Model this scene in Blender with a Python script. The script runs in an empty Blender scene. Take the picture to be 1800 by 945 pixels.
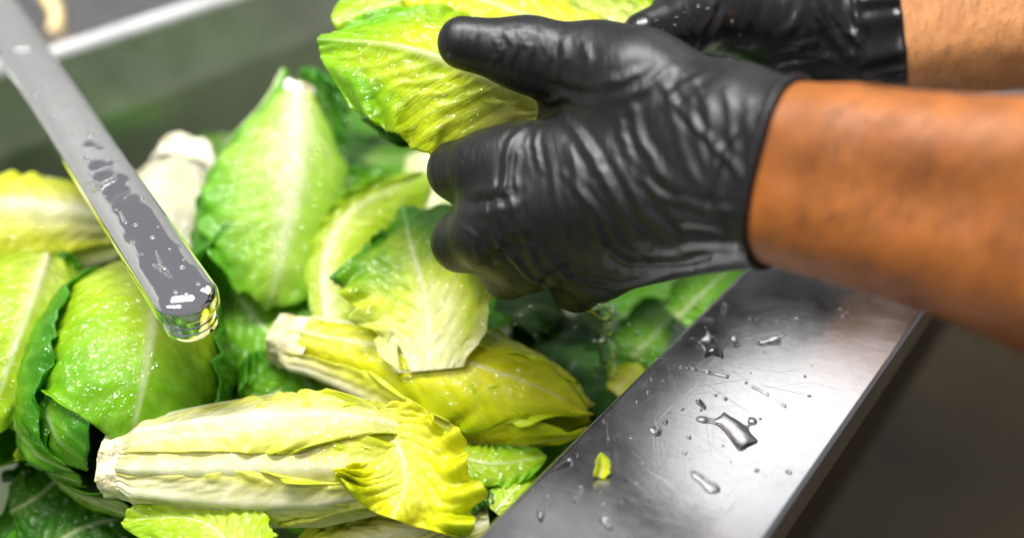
import bpy, math, random
import numpy as np
from mathutils import Vector, Matrix

# ------------------------------------------------------------------ camera, world, lamps, exposure
sc = bpy.context.scene
RIM = 0.90                      # height of the sink rim above the floor (m)
PITCH = math.radians(35.75)     # camera looks this far below the horizon
FPX = 1600.0                    # focal length in photograph pixels (1800 wide)
CAMH = RIM + 0.258
cam_data = bpy.data.cameras.new('camera')
cam = bpy.data.objects.new('camera', cam_data)
sc.collection.objects.link(cam)
cam.location = (0, 0, CAMH)
cam.rotation_euler = (math.pi / 2 - PITCH, 0, 0)
cam_data.sensor_width = 36
cam_data.lens = 36 * FPX / 1800
cam_data.clip_start = 0.01
cam_data.clip_end = 60
cam_data.dof.use_dof = True
cam_data.dof.focus_distance = 0.368
cam_data.dof.aperture_fstop = 2.5
cam_data.dof.aperture_blades = 8
sc.camera = cam

world = bpy.data.worlds.new('World')
sc.world = world
world.use_nodes = True
world.node_tree.nodes['Background'].inputs[0].default_value = (0.80, 0.83, 0.88, 1)
world.node_tree.nodes['Background'].inputs[1].default_value = 0.31

def ceiling_or_fill_lamp(name, loc, size, power, col=(1, 0.98, 0.95), aim=None):
    d = bpy.data.lights.new(name, 'AREA')
    d.shape = 'RECTANGLE'; d.size, d.size_y = size
    d.energy = power; d.color = col
    o = bpy.data.objects.new(name, d)
    o.location = loc
    if aim is not None:
        o.rotation_euler = (Vector(aim) - Vector(loc)).to_track_quat('-Z', 'Y').to_euler()
    sc.collection.objects.link(o)
    return o
ceiling_or_fill_lamp('ceiling_or_fill_lamp', (1.06, 2.15, RIM + 1.70), (1.16, 1.5), 13)
ceiling_or_fill_lamp('ceiling_or_fill_lamp', (-0.35, 0.45, RIM + 1.70), (1.2, 0.32), 78)
ceiling_or_fill_lamp('ceiling_or_fill_lamp', (-0.85, -0.55, RIM + 1.70), (1.2, 0.32), 27)  # fill lamp added behind the camera, not a known kitchen fixture

sc.view_settings.view_transform = 'Standard'
sc.view_settings.look = 'None'
sc.view_settings.exposure = 0.0
sc.view_settings.gamma = 1.0
sc.view_settings.use_curve_mapping = False
sc.cycles.use_denoising = True
sc.cycles.use_adaptive_sampling = True
sc.cycles.adaptive_threshold = 0.04
sc.cycles.max_bounces = 7
sc.cycles.diffuse_bounces = 3
sc.cycles.glossy_bounces = 4
sc.cycles.transmission_bounces = 6
sc.cycles.transparent_max_bounces = 16
sc.cycles.sample_clamp_indirect = 6.0

# ------------------------------------------------------------------ helpers
CP, SP = math.cos(PITCH), math.sin(PITCH)
def P(px, py, Z):
    """world point seen at photograph pixel (px, py), Z metres in front of the camera"""
    u, v = (px - 900) / FPX, (py - 472.5) / FPX
    return Vector((u * Z, Z * (CP - v * SP), CAMH - Z * (SP + v * CP)))
def PH(px, py, h):
    """the same at height h above the rim"""
    v = (py - 472.5) / FPX
    return P(px, py, (0.258 - h) / (SP + v * CP))
EYE = Vector((0, 0, CAMH))
DIR_S = Vector((0.6225, 0.7826, 0))     # along the sink rim
DIR_T = Vector((-0.7826, 0.6225, 0))    # across the sink, front to back
def ST(s, t, h):
    return DIR_S * s + DIR_T * t + Vector((0, 0, RIM + h))
UP = Vector((0, 0, 1))
WATER = -0.058

def tag(o, label=None, cat=None, group=None, kind=None):
    for k, x in (('label', label), ('category', cat), ('group', group), ('kind', kind)):
        if x: o[k] = x
    return o
def link(o, parent=None):
    sc.collection.objects.link(o)
    if parent is not None:
        o.parent = parent
        o.matrix_parent_inverse = Matrix.Translation(-parent.location)
    return o
def empty(name, loc):
    o = bpy.data.objects.new(name, None)
    o.location = loc
    o.empty_display_size = 0.02
    return link(o)
def mesh_obj(name, verts, faces, mat, parent=None, smooth=True, col=None, luv=None):
    me = bpy.data.meshes.new(name)
    if isinstance(verts, np.ndarray): verts = verts.tolist()
    if isinstance(faces, np.ndarray): faces = faces.tolist()
    me.from_pydata(verts, [], faces)
    if smooth: me.polygons.foreach_set('use_smooth', [True] * len(me.polygons))
    if col is not None:
        a = me.color_attributes.new('Col', 'FLOAT_COLOR', 'POINT')
        c = np.ones((len(verts), 4), dtype=np.float32); c[:, :np.shape(col)[1]] = col
        a.data.foreach_set('color', c.ravel())
    if luv is not None:
        a = me.attributes.new('Luv', 'FLOAT_VECTOR', 'POINT')
        a.data.foreach_set('vector', np.ascontiguousarray(luv, dtype=np.float32).ravel())
    me.update()
    if mat is not None: me.materials.append(mat)
    return link(bpy.data.objects.new(name, me), parent)

def vnoise(p, seed=0):
    """smooth value noise in [-1, 1]; p is (N, 3)"""
    p = np.asarray(p, dtype=np.float64)
    i = np.floor(p).astype(np.int64); f = p - i
    f = f * f * f * (f * (f * 6 - 15) + 10)
    def h(dx, dy, dz):
        n = ((i[:, 0] + dx) * 73856093) ^ ((i[:, 1] + dy) * 19349663) ^ ((i[:, 2] + dz) * 83492791) ^ (seed * 2654435 + 1013)
        n = (n ^ (n >> 13)) * 1274126177
        n = n & 0x7fffffff
        n = ((n ^ (n >> 15)) * 2246822519) & 0x7fffffff
        return (n & 0xffff) / 32767.5 - 1
    x, y, z = f[:, 0], f[:, 1], f[:, 2]
    def L(a, b, t): return a + (b - a) * t
    return L(L(L(h(0,0,0), h(1,0,0), x), L(h(0,1,0), h(1,1,0), x), y),
             L(L(h(0,0,1), h(1,0,1), x), L(h(0,1,1), h(1,1,1), x), y), z)
def fbm(p, seed=0, oct=3):
    s = 0; a = 1; t = 0
    for k in range(oct):
        s = s + a * vnoise(p * 2 ** k + 17.3 * k, seed + k); t += a; a *= 0.5
    return s / t
def sstep(a, b, x):
    t = np.clip((x - a) / (b - a), 0, 1)
    return t * t * (3 - 2 * t)
def npv(v): return np.array(v, dtype=np.float64)

def surf_nets(f, lo, hi, h):
    """polygonise the zero set of f (array of points -> distances) on a grid"""
    lo, hi = npv(lo), npv(hi)
    n = np.ceil((hi - lo) / h).astype(int) + 1
    ax = [lo[k] + h * np.arange(n[k]) for k in range(3)]
    G = np.stack(np.meshgrid(*ax, indexing='ij'), -1)
    if n.prod() < 60000:
        D = f(G.reshape(-1, 3)).reshape(n)
    else:       # coarse pass first, then only the points close to the surface
        k = 4
        nc = -(-n // k)
        Gc = np.stack(np.meshgrid(*[lo[q] + h * (k * np.arange(nc[q]) + 1.5) for q in range(3)], indexing='ij'), -1)
        Dc = f(Gc.reshape(-1, 3)).reshape(nc)
        D = Dc.repeat(k, 0).repeat(k, 1).repeat(k, 2)[:n[0], :n[1], :n[2]].copy()
        near = np.abs(D) < h * 4.6
        D[near] = f(G[near])
    ins = D < 0
    c = np.zeros(n - 1); cnt = np.zeros(n - 1); acc = np.zeros(tuple(n - 1) + (3,))
    cor = [(i, j, k) for i in (0, 1) for j in (0, 1) for k in (0, 1)]
    sl = lambda o: tuple(slice(o[k], n[k] - 1 + o[k]) for k in range(3))
    base = G[:-1, :-1, :-1]
    for a in cor:
        for k in range(3):
            if a[k]: continue
            b = list(a); b[k] = 1; b = tuple(b)
            da, db = D[sl(a)], D[sl(b)]
            m = (da < 0) != (db < 0)
            t = np.where(m, da / np.where(m, da - db, 1), 0)
            p = npv(a)[None, None, None] * h + np.zeros(tuple(n - 1) + (3,))
            p[..., k] += t * h
            acc += np.where(m[..., None], p, 0); cnt += m
    act = cnt > 0
    idx = -np.ones(n - 1, dtype=np.int64); idx[act] = np.arange(act.sum())
    V = base[act] + acc[act] / cnt[act][:, None]
    F = []
    for k in range(3):
        a, b = [(1, 2), (2, 0), (0, 1)][k]
        s0 = [slice(1, n[q] - 1) for q in range(3)]; s0[k] = slice(0, n[k] - 1)
        s1 = list(s0); s1[k] = slice(1, n[k])
        e0, e1 = ins[tuple(s0)], ins[tuple(s1)]
        ch = np.argwhere(e0 != e1)
        if not len(ch): continue
        flip = e0[tuple(ch.T)]
        ci = ch.copy(); ci[:, a] += 1; ci[:, b] += 1
        def I(da, db):
            q = ci.copy(); q[:, a] -= da; q[:, b] -= db
            return idx[tuple(q.T)]
        Q = np.stack([I(1, 1), I(0, 1), I(0, 0), I(1, 0)], 1)
        Q[~flip] = Q[~flip][:, ::-1]
        F.append(Q)
    return V, np.concatenate(F)
def grad(f, V, e=2e-4):
    g = np.zeros_like(V)
    for k in range(3):
        d = np.zeros(3); d[k] = e
        g[:, k] = f(V + d) - f(V - d)
    return g / np.maximum(np.linalg.norm(g, axis=1, keepdims=True), 1e-12)
def capsule(p, a, b, ra, rb):
    a, b = npv(a), npv(b); ba = b - a
    t = np.clip(((p - a) @ ba) / (ba @ ba), 0, 1)
    return np.linalg.norm(p - a - t[:, None] * ba, axis=1) - (ra + (rb - ra) * t)
def smin(a, b, k):
    h = np.clip(0.5 + 0.5 * (b - a) / k, 0, 1)
    return b + (a - b) * h - k * h * (1 - h)
def polydist(V, pts):
    d = np.full(len(V), 1e9); q = np.zeros(len(V))
    pts = [npv(x) for x in pts]
    for i in range(len(pts) - 1):
        a, b = pts[i], pts[i + 1]; ba = b - a
        t = np.clip(((V - a) @ ba) / (ba @ ba), 0, 1)
        e = np.linalg.norm(V - a - t[:, None] * ba, axis=1)
        m = e < d
        d = np.where(m, e, d); q = np.where(m, (i + t) / (len(pts) - 1), q)
    return d, q

# ------------------------------------------------------------------ materials
def new_mat(name):
    m = bpy.data.materials.new(name); m.use_nodes = True
    nt = m.node_tree
    b = nt.nodes['Principled BSDF']
    return m, nt, b
def N(nt, kind, **kw):
    n = nt.nodes.new(kind)
    for k, v in kw.items():
        if k in n.inputs: n.inputs[k].default_value = v
        else: setattr(n, k, v)
    return n
def noise(nt, scale, detail=3, rough=0.55, vec=None):
    n = N(nt, 'ShaderNodeTexNoise'); n.inputs['Scale'].default_value = scale
    n.inputs['Detail'].default_value = detail; n.inputs['Roughness'].default_value = rough
    if vec is not None: nt.links.new(vec, n.inputs['Vector'])
    return n
def mapping(nt, scale, rot=(0, 0, 0)):
    t = N(nt, 'ShaderNodeTexCoord'); m = N(nt, 'ShaderNodeMapping')
    m.inputs['Scale'].default_value = scale; m.inputs['Rotation'].default_value = rot
    nt.links.new(t.outputs['Object'], m.inputs['Vector'])
    return m.outputs['Vector']
def ramp(nt, fac, stops):
    r = N(nt, 'ShaderNodeValToRGB'); e = r.color_ramp.elements
    e[0].position, e[0].color = stops[0][0], (*stops[0][1], 1)
    e[1].position, e[1].color = stops[-1][0], (*stops[-1][1], 1)
    for p, c in stops[1:-1]:
        x = e.new(p); x.color = (*c, 1)
    nt.links.new(fac, r.inputs['Fac'])
    return r.outputs['Color']
def bump(nt, bsdf, height, strength, dist):
    b = N(nt, 'ShaderNodeBump'); b.inputs['Strength'].default_value = strength; b.inputs['Distance'].default_value = dist
    nt.links.new(height, b.inputs['Height'])
    nt.links.new(b.outputs['Normal'], bsdf.inputs['Normal'])
    return b

def leaf_material():
    m, nt, b = new_mat('wet_lettuce_leaf')
    at = N(nt, 'ShaderNodeAttribute', attribute_name='Col')
    n1 = noise(nt, 90, 3, 0.6, mapping(nt, (1, 1, 1)))
    var = ramp(nt, n1.outputs['Fac'], [(0.3, (0.90, 0.91, 0.85)), (0.7, (1.08, 1.06, 1.05))])
    mul = N(nt, 'ShaderNodeMix', data_type='RGBA', blend_type='MULTIPLY'); mul.inputs[0].default_value = 1
    nt.links.new(at.outputs['Color'], mul.inputs[6]); nt.links.new(var, mul.inputs[7])
    nt.links.new(mul.outputs[2], b.inputs['Base Color'])
    b.inputs['Roughness'].default_value = 0.42
    b.inputs['IOR'].default_value = 1.4
    b.inputs['Specular IOR Level'].default_value = 0.3
    b.inputs['Coat Weight'].default_value = 1.0
    b.inputs['Coat Roughness'].default_value = 0.045
    b.inputs['Coat IOR'].default_value = 1.5
    la = N(nt, 'ShaderNodeAttribute', attribute_name='Luv')
    # slanting side veins and the net between them
    sep = N(nt, 'ShaderNodeSeparateXYZ'); nt.links.new(la.outputs['Vector'], sep.inputs[0])
    ab = N(nt, 'ShaderNodeMath', operation='ABSOLUTE'); nt.links.new(sep.outputs['Y'], ab.inputs[0])
    sk = N(nt, 'ShaderNodeMath', operation='MULTIPLY_ADD'); sk.inputs[1].default_value = -0.8
    nt.links.new(ab.outputs[0], sk.inputs[0]); nt.links.new(sep.outputs['X'], sk.inputs[2])
    cmb = N(nt, 'ShaderNodeCombineXYZ'); nt.links.new(sk.outputs[0], cmb.inputs[0])
    yo = N(nt, 'ShaderNodeMath', operation='ADD'); nt.links.new(sep.outputs['Y'], yo.inputs[0]); nt.links.new(sep.outputs['Z'], yo.inputs[1]); nt.links.new(yo.outputs[0], cmb.inputs[1])
    st = N(nt, 'ShaderNodeMapping'); st.inputs['Scale'].default_value = (1, 0.42, 1); nt.links.new(cmb.outputs[0], st.inputs['Vector'])
    dn = noise(nt, 60, 2, 0.5, la.outputs['Vector'])
    dm = N(nt, 'ShaderNodeVectorMath', operation='MULTIPLY_ADD'); dm.inputs[1].default_value = (0.006, 0.006, 0)
    nt.links.new(dn.outputs['Color'], dm.inputs[0]); nt.links.new(st.outputs[0], dm.inputs[2])
    def net(scale, wid):
        vo = N(nt, 'ShaderNodeTexVoronoi', feature='DISTANCE_TO_EDGE', voronoi_dimensions='2D'); vo.inputs['Scale'].default_value = scale
        nt.links.new(dm.outputs[0], vo.inputs['Vector'])
        mr = N(nt, 'ShaderNodeMapRange'); mr.inputs[1].default_value = 0.0; mr.inputs[2].default_value = wid; nt.links.new(vo.outputs['Distance'], mr.inputs[0])
        mr.interpolation_type = 'SMOOTHSTEP'
        return mr.outputs[0]
    n_a, n_b = net(95, 0.34), net(300, 0.25)
    sm = N(nt, 'ShaderNodeMath', operation='MULTIPLY_ADD'); sm.inputs[1].default_value = 0.35
    nt.links.new(n_b, sm.inputs[0]); nt.links.new(n_a, sm.inputs[2])
    va = N(nt, 'ShaderNodeMath', operation='MULTIPLY'); nt.links.new(sm.outputs[0], va.inputs[0]); nt.links.new(at.outputs['Alpha'], va.inputs[1])
    sm = va
    bump(nt, b, sm.outputs[0], 0.28, 0.0011)
    vl = ramp(nt, n_a, [(0.0, (1.06, 1.05, 1.15)), (0.45, (1.0, 1.0, 1.0)), (1.0, (0.97, 0.98, 0.9))])
    mul2 = N(nt, 'ShaderNodeMix', data_type='RGBA', blend_type='MULTIPLY'); mul2.inputs[0].default_value = 1
    nt.links.new(mul.outputs[2], mul2.inputs[6]); nt.links.new(vl, mul2.inputs[7]); nt.links.new(mul2.outputs[2], b.inputs['Base Color'])
    mul = mul2
    n3 = noise(nt, 200, 2, 0.55, mapping(nt, (1, 1, 1)))
    bc = N(nt, 'ShaderNodeBump'); bc.inputs['Strength'].default_value = 0.8; bc.inputs['Distance'].default_value = 0.0048
    nt.links.new(n3.outputs['Fac'], bc.inputs['Height']); nt.links.new(bc.outputs['Normal'], b.inputs['Coat Normal'])
    tr = N(nt, 'ShaderNodeBsdfTranslucent'); nt.links.new(mul.outputs[2], tr.inputs['Color'])
    mx = N(nt, 'ShaderNodeMixShader'); mx.inputs[0].default_value = 0.5
    nt.links.new(b.outputs[0], mx.inputs[1]); nt.links.new(tr.outputs[0], mx.inputs[2])
    nt.links.new(mx.outputs[0], nt.nodes['Material Output'].inputs['Surface'])
    return m
def stem_material():
    m, nt, b = new_mat('cut_lettuce_stem')
    at = N(nt, 'ShaderNodeAttribute', attribute_name='Col')
    nt.links.new(at.outputs['Color'], b.inputs['Base Color'])
    b.inputs['Roughness'].default_value = 0.35
    b.inputs['Subsurface Weight'].default_value = 0.3
    b.inputs['Subsurface Radius'].default_value = (0.006, 0.005, 0.003)
    b.inputs['Subsurface Scale'].default_value = 0.6
    b.inputs['Coat Weight'].default_value = 0.4; b.inputs['Coat Roughness'].default_value = 0.1
    n = noise(nt, 300, 4, 0.6, mapping(nt, (1, 1, 1)))
    bump(nt, b, n.outputs['Fac'], 0.9, 0.002)
    return m
def glove_material(name, rough, coat):
    m, nt, b = new_mat(name)
    n = noise(nt, 60, 3, 0.5, mapping(nt, (1, 1, 1)))
    nt.links.new(ramp(nt, n.outputs['Fac'], [(0.3, (0.0065, 0.0062, 0.0067)), (0.75, (0.0105, 0.010, 0.0108))]), b.inputs['Base Color'])
    b.inputs['Roughness'].default_value = rough
    b.inputs['Specular IOR Level'].default_value = 0.33
    b.inputs['Coat Weight'].default_value = coat
    b.inputs['Coat Roughness'].default_value = 0.25
    n2 = noise(nt, 1, 2, 0.55, mapping(nt, (420, 75, 75), (0, 0.25, 0.2)))
    bump(nt, b, n2.outputs['Fac'], 0.35, 0.0010)
    return m
def skin_material(name, lo, hi, scale=55):
    m, nt, b = new_mat(name)
    n = noise(nt, scale, 4, 0.6, mapping(nt, (1, 1, 1)))
    nt.links.new(ramp(nt, n.outputs['Fac'], [(0.28, lo), (0.72, hi)]), b.inputs['Base Color'])
    b.inputs['Roughness'].default_value = 0.52
    b.inputs['Specular IOR Level'].default_value = 0.35
    b.inputs['Subsurface Weight'].default_value = 0.25
    b.inputs['Subsurface Radius'].default_value = (0.004, 0.0015, 0.0008)
    b.inputs['Subsurface Scale'].default_value = 0.7
    v = N(nt, 'ShaderNodeTexVoronoi'); v.inputs['Scale'].default_value = 900
    nt.links.new(mapping(nt, (1, 1, 1)), v.inputs['Vector'])
    bump(nt, b, v.outputs['Distance'], 0.25, 0.0006)
    return m
def steel_material(name, base, rough_lo, rough_hi, along, dull=0.0):
    m, nt, b = new_mat(name)
    b.inputs['Metallic'].default_value = 1 - dull
    rot = (0, 0, math.atan2(along.y, along.x))
    t = N(nt, 'ShaderNodeTexCoord')
    def mapd(sx, sy, r):
        q = N(nt, 'ShaderNodeMapping', vector_type='TEXTURE')
        q.inputs['Rotation'].default_value = (0, 0, r)
        nt.links.new(t.outputs['Object'], q.inputs['Vector'])
        q2 = N(nt, 'ShaderNodeMapping'); q2.inputs['Scale'].default_value = (sx, sy, 1)
        nt.links.new(q.outputs['Vector'], q2.inputs['Vector'])
        return q2.outputs['Vector']
    fine = noise(nt, 1, 4, 0.7, mapd(60, 2600, rot[2]))
    cloud = noise(nt, 38, 5, 0.62, mapd(1, 1, 0))
    add = N(nt, 'ShaderNodeMath', operation='ADD')
    h = N(nt, 'ShaderNodeMath', operation='MULTIPLY'); h.inputs[1].default_value = 0.5
    nt.links.new(fine.outputs['Fac'], h.inputs[0])
    c = N(nt, 'ShaderNodeMath', operation='MULTIPLY'); c.inputs[1].default_value = 0.75
    nt.links.new(cloud.outputs['Fac'], c.inputs[0])
    nt.links.new(h.outputs[0], add.inputs[0]); nt.links.new(c.outputs[0], add.inputs[1])
    rr = N(nt, 'ShaderNodeMapRange'); rr.inputs[1].default_value = 0.35; rr.inputs[2].default_value = 0.85
    rr.inputs[3].default_value = rough_lo; rr.inputs[4].default_value = rough_hi
    nt.links.new(add.outputs[0], rr.inputs[0]); nt.links.new(rr.outputs[0], b.inputs['Roughness'])
    nt.links.new(ramp(nt, cloud.outputs['Fac'], [(0.3, tuple(x * 0.82 for x in base)), (0.7, base)]), b.inputs['Base Color'])
    # scratches in many directions
    tot = None
    for k, r in enumerate((0.2, 0.9, 1.5, 2.3, 2.8)):
        s = noise(nt, 1, 1, 0.4, mapd(26, 1500, r))
        w = N(nt, 'ShaderNodeMapRange'); w.inputs[1].default_value = 0.70; w.inputs[2].default_value = 0.78
        nt.links.new(s.outputs['Fac'], w.inputs[0])
        if tot is None: tot = w.outputs[0]
        else:
            a = N(nt, 'ShaderNodeMath', operation='MAXIMUM')
            nt.links.new(tot, a.inputs[0]); nt.links.new(w.outputs[0], a.inputs[1]); tot = a.outputs[0]
    a2 = N(nt, 'ShaderNodeMath', operation='MULTIPLY_ADD'); a2.inputs[1].default_value = 1.6
    nt.links.new(tot, a2.inputs[0]); nt.links.new(fine.outputs['Fac'], a2.inputs[2])
    bump(nt, b, a2.outputs[0], 0.085, 0.0004)
    return m
def chrome_material():
    m, nt, b = new_mat('chrome')
    b.inputs['Metallic'].default_value = 1
    b.inputs['Base Color'].default_value = (0.90, 0.90, 0.91, 1)
    n = noise(nt, 60, 4, 0.6, mapping(nt, (1, 1, 1)))
    rr = N(nt, 'ShaderNodeMapRange'); rr.inputs[1].default_value = 0.4; rr.inputs[2].default_value = 0.7
    rr.inputs[3].default_value = 0.03; rr.inputs[4].default_value = 0.12
    nt.links.new(n.outputs['Fac'], rr.inputs[0]); nt.links.new(rr.outputs[0], b.inputs['Roughness'])
    n2 = noise(nt, 55, 1, 0.5, mapping(nt, (1, 1, 1)))
    bump(nt, b, n2.outputs['Fac'], 0.45, 0.0018)
    return m
def drop_material():
    m, nt, b = new_mat('water_drop')
    b.inputs['Base Color'].default_value = (1, 1, 1, 1)
    b.inputs['Roughness'].default_value = 0.0
    b.inputs['IOR'].default_value = 1.33
    b.inputs['Transmission Weight'].default_value = 1
    return m
def water_material():
    m, nt, b = new_mat('sink_water')
    nt.nodes.remove(b)
    tr = N(nt, 'ShaderNodeBsdfTransparent'); tr.inputs[0].default_value = (0.74, 0.80, 0.70, 1)
    gl = N(nt, 'ShaderNodeBsdfGlossy'); gl.inputs['Roughness'].default_value = 0.02
    fr = N(nt, 'ShaderNodeFresnel'); fr.inputs['IOR'].default_value = 1.33
    n = noise(nt, 45, 2, 0.5, mapping(nt, (1, 1, 1)))
    bp = N(nt, 'ShaderNodeBump'); bp.inputs['Strength'].default_value = 0.35; bp.inputs['Distance'].default_value = 0.004
    nt.links.new(n.outputs['Fac'], bp.inputs['Height'])
    nt.links.new(bp.outputs['Normal'], gl.inputs['Normal']); nt.links.new(bp.outputs['Normal'], fr.inputs['Normal'])
    mx = N(nt, 'ShaderNodeMixShader')
    nt.links.new(fr.outputs[0], mx.inputs[0]); nt.links.new(tr.outputs[0], mx.inputs[1]); nt.links.new(gl.outputs[0], mx.inputs[2])
    nt.links.new(mx.outputs[0], nt.nodes['Material Output'].inputs['Surface'])
    return m
def plain(name, col, rough=0.5, vary=0.15, scale=12):
    m, nt, b = new_mat(name)
    n = noise(nt, scale, 4, 0.6, mapping(nt, (1, 1, 1)))
    nt.links.new(ramp(nt, n.outputs['Fac'], [(0.3, tuple(x * (1 - vary) for x in col)), (0.7, tuple(x * (1 + vary) for x in col))]), b.inputs['Base Color'])
    b.inputs['Roughness'].default_value = rough
    return m
LEAF, STEM = leaf_material(), stem_material()
GLOVE = glove_material('black_nitrile', 0.43, 0.0)
GLOVE_WET = glove_material('wet_black_nitrile', 0.30, 0.25)
SKIN_NEAR = skin_material('shaded_tanned_skin', (0.17, 0.049, 0.006), (0.33, 0.102, 0.014), 50)  # the near arm's shade is put into this darker skin colour
SKIN_FAR = skin_material('lit_tanned_skin', (0.38, 0.155, 0.050), (0.58, 0.265, 0.10), 60)  # same person's skin, painted lighter for the better lit far arm
RIMSTEEL = steel_material('scratched_rim_steel', (0.56, 0.56, 0.58), 0.14, 0.28, DIR_T)
WALLSTEEL = steel_material('basin_steel', (0.50, 0.51, 0.45), 0.28, 0.42, DIR_S, 0.24)  # warm green tint in the base colour stands in for reflected lettuce
CHROME, DROP, WATERM = chrome_material(), drop_material(), water_material()

# ------------------------------------------------------------------ setting
def quad_strip(name, prof, s0, s1, mat, parent=None, smooth=False):
    """a (t, h) profile swept along the rim direction"""
    v = []; f = []
    for s in (s0, s1):
        for t, h in prof: v.append(ST(s, t, h))
    n = len(prof)
    for i in range(n - 1): f.append((i, i + 1, n + i + 1, n + i))
    return mesh_obj(name, v, f, mat, parent, smooth)
def arc(ct, ch, r, a0, a1, n=6):
    return [(ct + r * math.cos(math.radians(a0 + (a1 - a0) * i / n)), ch + r * math.sin(math.radians(a0 + (a1 - a0) * i / n))) for i in range(n + 1)]

floor = mesh_obj('floor', [(-4, -4, 0), (5, -4, 0), (5, 6, 0), (-4, 6, 0)], [(0, 1, 2, 3)],
                 plain('brown_floor', (0.056, 0.038, 0.014), 0.6, 0.3, 5))
tag(floor, kind='structure')

S0, S1 = -0.75, 1.05
T_OUT, T_IN, T_BACK = 0.0553, 0.135, 0.6445
sink = empty('kitchen_sink', ST(0, 0.3, 0))
tag(sink, 'scratched stainless steel sink with wide flat front rim, full of lettuce', 'sink')
prof = [(T_OUT + 0.010, -0.026), (T_OUT + 0.001, -0.026)] + arc(T_OUT + 0.0025, -0.0025, 0.0025, 180, 90) + arc(T_IN - 0.0025, -0.0025, 0.0025, 90, 0) + [(T_IN, -0.02)]
fr = quad_strip('front_rim', prof, S0, S1 + 0.4, RIMSTEEL, sink, True)
mod = fr.modifiers.new('edges', 'EDGE_SPLIT'); mod.split_angle = math.radians(40)
quad_strip('basin_wall', [(T_IN, -0.02), (T_IN + 0.004, -0.27), (T_IN + 0.02, -0.285)], S0, S1, WALLSTEEL, sink)
quad_strip('basin_wall', [(T_BACK, -0.004), (T_BACK - 0.004, -0.27), (T_BACK - 0.02, -0.285)][::-1], S0, S1, WALLSTEEL, sink)
quad_strip('basin_floor', [(T_IN + 0.02, -0.285), (T_BACK - 0.02, -0.285)], S0, S1, WALLSTEEL, sink)
for s in (S0, S1):
    mesh_obj('end_wall', [ST(s, T_IN + 0.0005, 0), ST(s, T_BACK, 0), ST(s, T_BACK, -0.285), ST(s, T_IN + 0.0005, -0.285)], [(0, 1, 2, 3)], WALLSTEEL, sink)
quad_strip('front_panel', [(T_OUT + 0.04, -0.3), (T_OUT + 0.04, -0.02)], S0, S1 + 0.4, plain('brown_panel', (0.050, 0.033, 0.012), 0.6, 0.25, 6), sink)
# back edge: a raised rolled lip, then the draining deck behind it
quad_strip('back_rim', [(T_BACK, -0.004)] + arc(T_BACK + 0.007, -0.003, 0.007, 180, 0, 8)[::1] + [(T_BACK + 0.014, -0.012)], S0, S1 + 0.4, steel_material('back_rim_steel', (0.78, 0.78, 0.79), 0.25, 0.35, DIR_S, 0.6), sink, True)
quad_strip('back_ledge', [(T_BACK + 0.012, -0.010), (T_BACK + 0.20, -0.012)], S0, S1 + 0.4, steel_material('ledge_steel', (0.30, 0.30, 0.31), 0.25, 0.4, DIR_S), sink)
bw = quad_strip('wall', [(T_BACK + 0.20, -0.9), (T_BACK + 0.20, 0.37)], S0 - 0.5, S1 + 0.8, plain('pale_backsplash', (0.55, 0.55, 0.55), 0.35, 0.1, 6))
tag(bw, kind='structure')

# water: a gently rippled sheet
nx, ny = 60, 24
v = []; f = []
for i in range(nx + 1):
    for j in range(ny + 1):
        s = S0 + (S1 - S0) * i / nx; t = T_IN + 0.002 + (T_BACK - T_IN - 0.004) * j / ny
        h = WATER + 0.0012 * math.sin(s * 60 + 3 * math.sin(t * 31)) * math.cos(t * 47 + 2 * math.sin(s * 23))
        v.append(ST(s, t, h))
for i in range(nx):
    for j in range(ny):
        a = i * (ny + 1) + j
        f.append((a, a + ny + 1, a + ny + 2, a + 1))
water = mesh_obj('water', v, f, WATERM)
tag(water, kind='structure')

# ------------------------------------------------------------------ leaves
PAL = {  # pale (base, rib), middle, edge; linear colours
    'yellow': ((0.80, 0.79, 0.18), (0.76, 0.76, 0.010), (0.54, 0.66, 0.004)),
    'lemon':  ((0.78, 0.76, 0.34), (0.72, 0.74, 0.07), (0.58, 0.69, 0.008)),
    'cream':  ((0.80, 0.79, 0.50), (0.78, 0.78, 0.21), (0.66, 0.71, 0.025)),
    'lime':   ((0.70, 0.74, 0.20), (0.46, 0.64, 0.012), (0.20, 0.50, 0.005)),
    'green':  ((0.58, 0.70, 0.18), (0.20, 0.52, 0.010), (0.055, 0.30, 0.004)),
    'pgreen': ((0.76, 0.80, 0.46), (0.42, 0.66, 0.06), (0.14, 0.48, 0.006)),
    'ylime':  ((0.78, 0.77, 0.28), (0.62, 0.71, 0.008), (0.18, 0.52, 0.005)),
    'ygreen': ((0.82, 0.82, 0.50), (0.64, 0.74, 0.035), (0.06, 0.32, 0.006)),
    'pale':   ((0.84, 0.82, 0.68), (0.82, 0.81, 0.56), (0.74, 0.78, 0.26)),
    'dark':   ((0.30, 0.42, 0.10), (0.05, 0.22, 0.008), (0.016, 0.10, 0.004)),
}
RIBW = npv((0.80, 0.81, 0.60))
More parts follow.
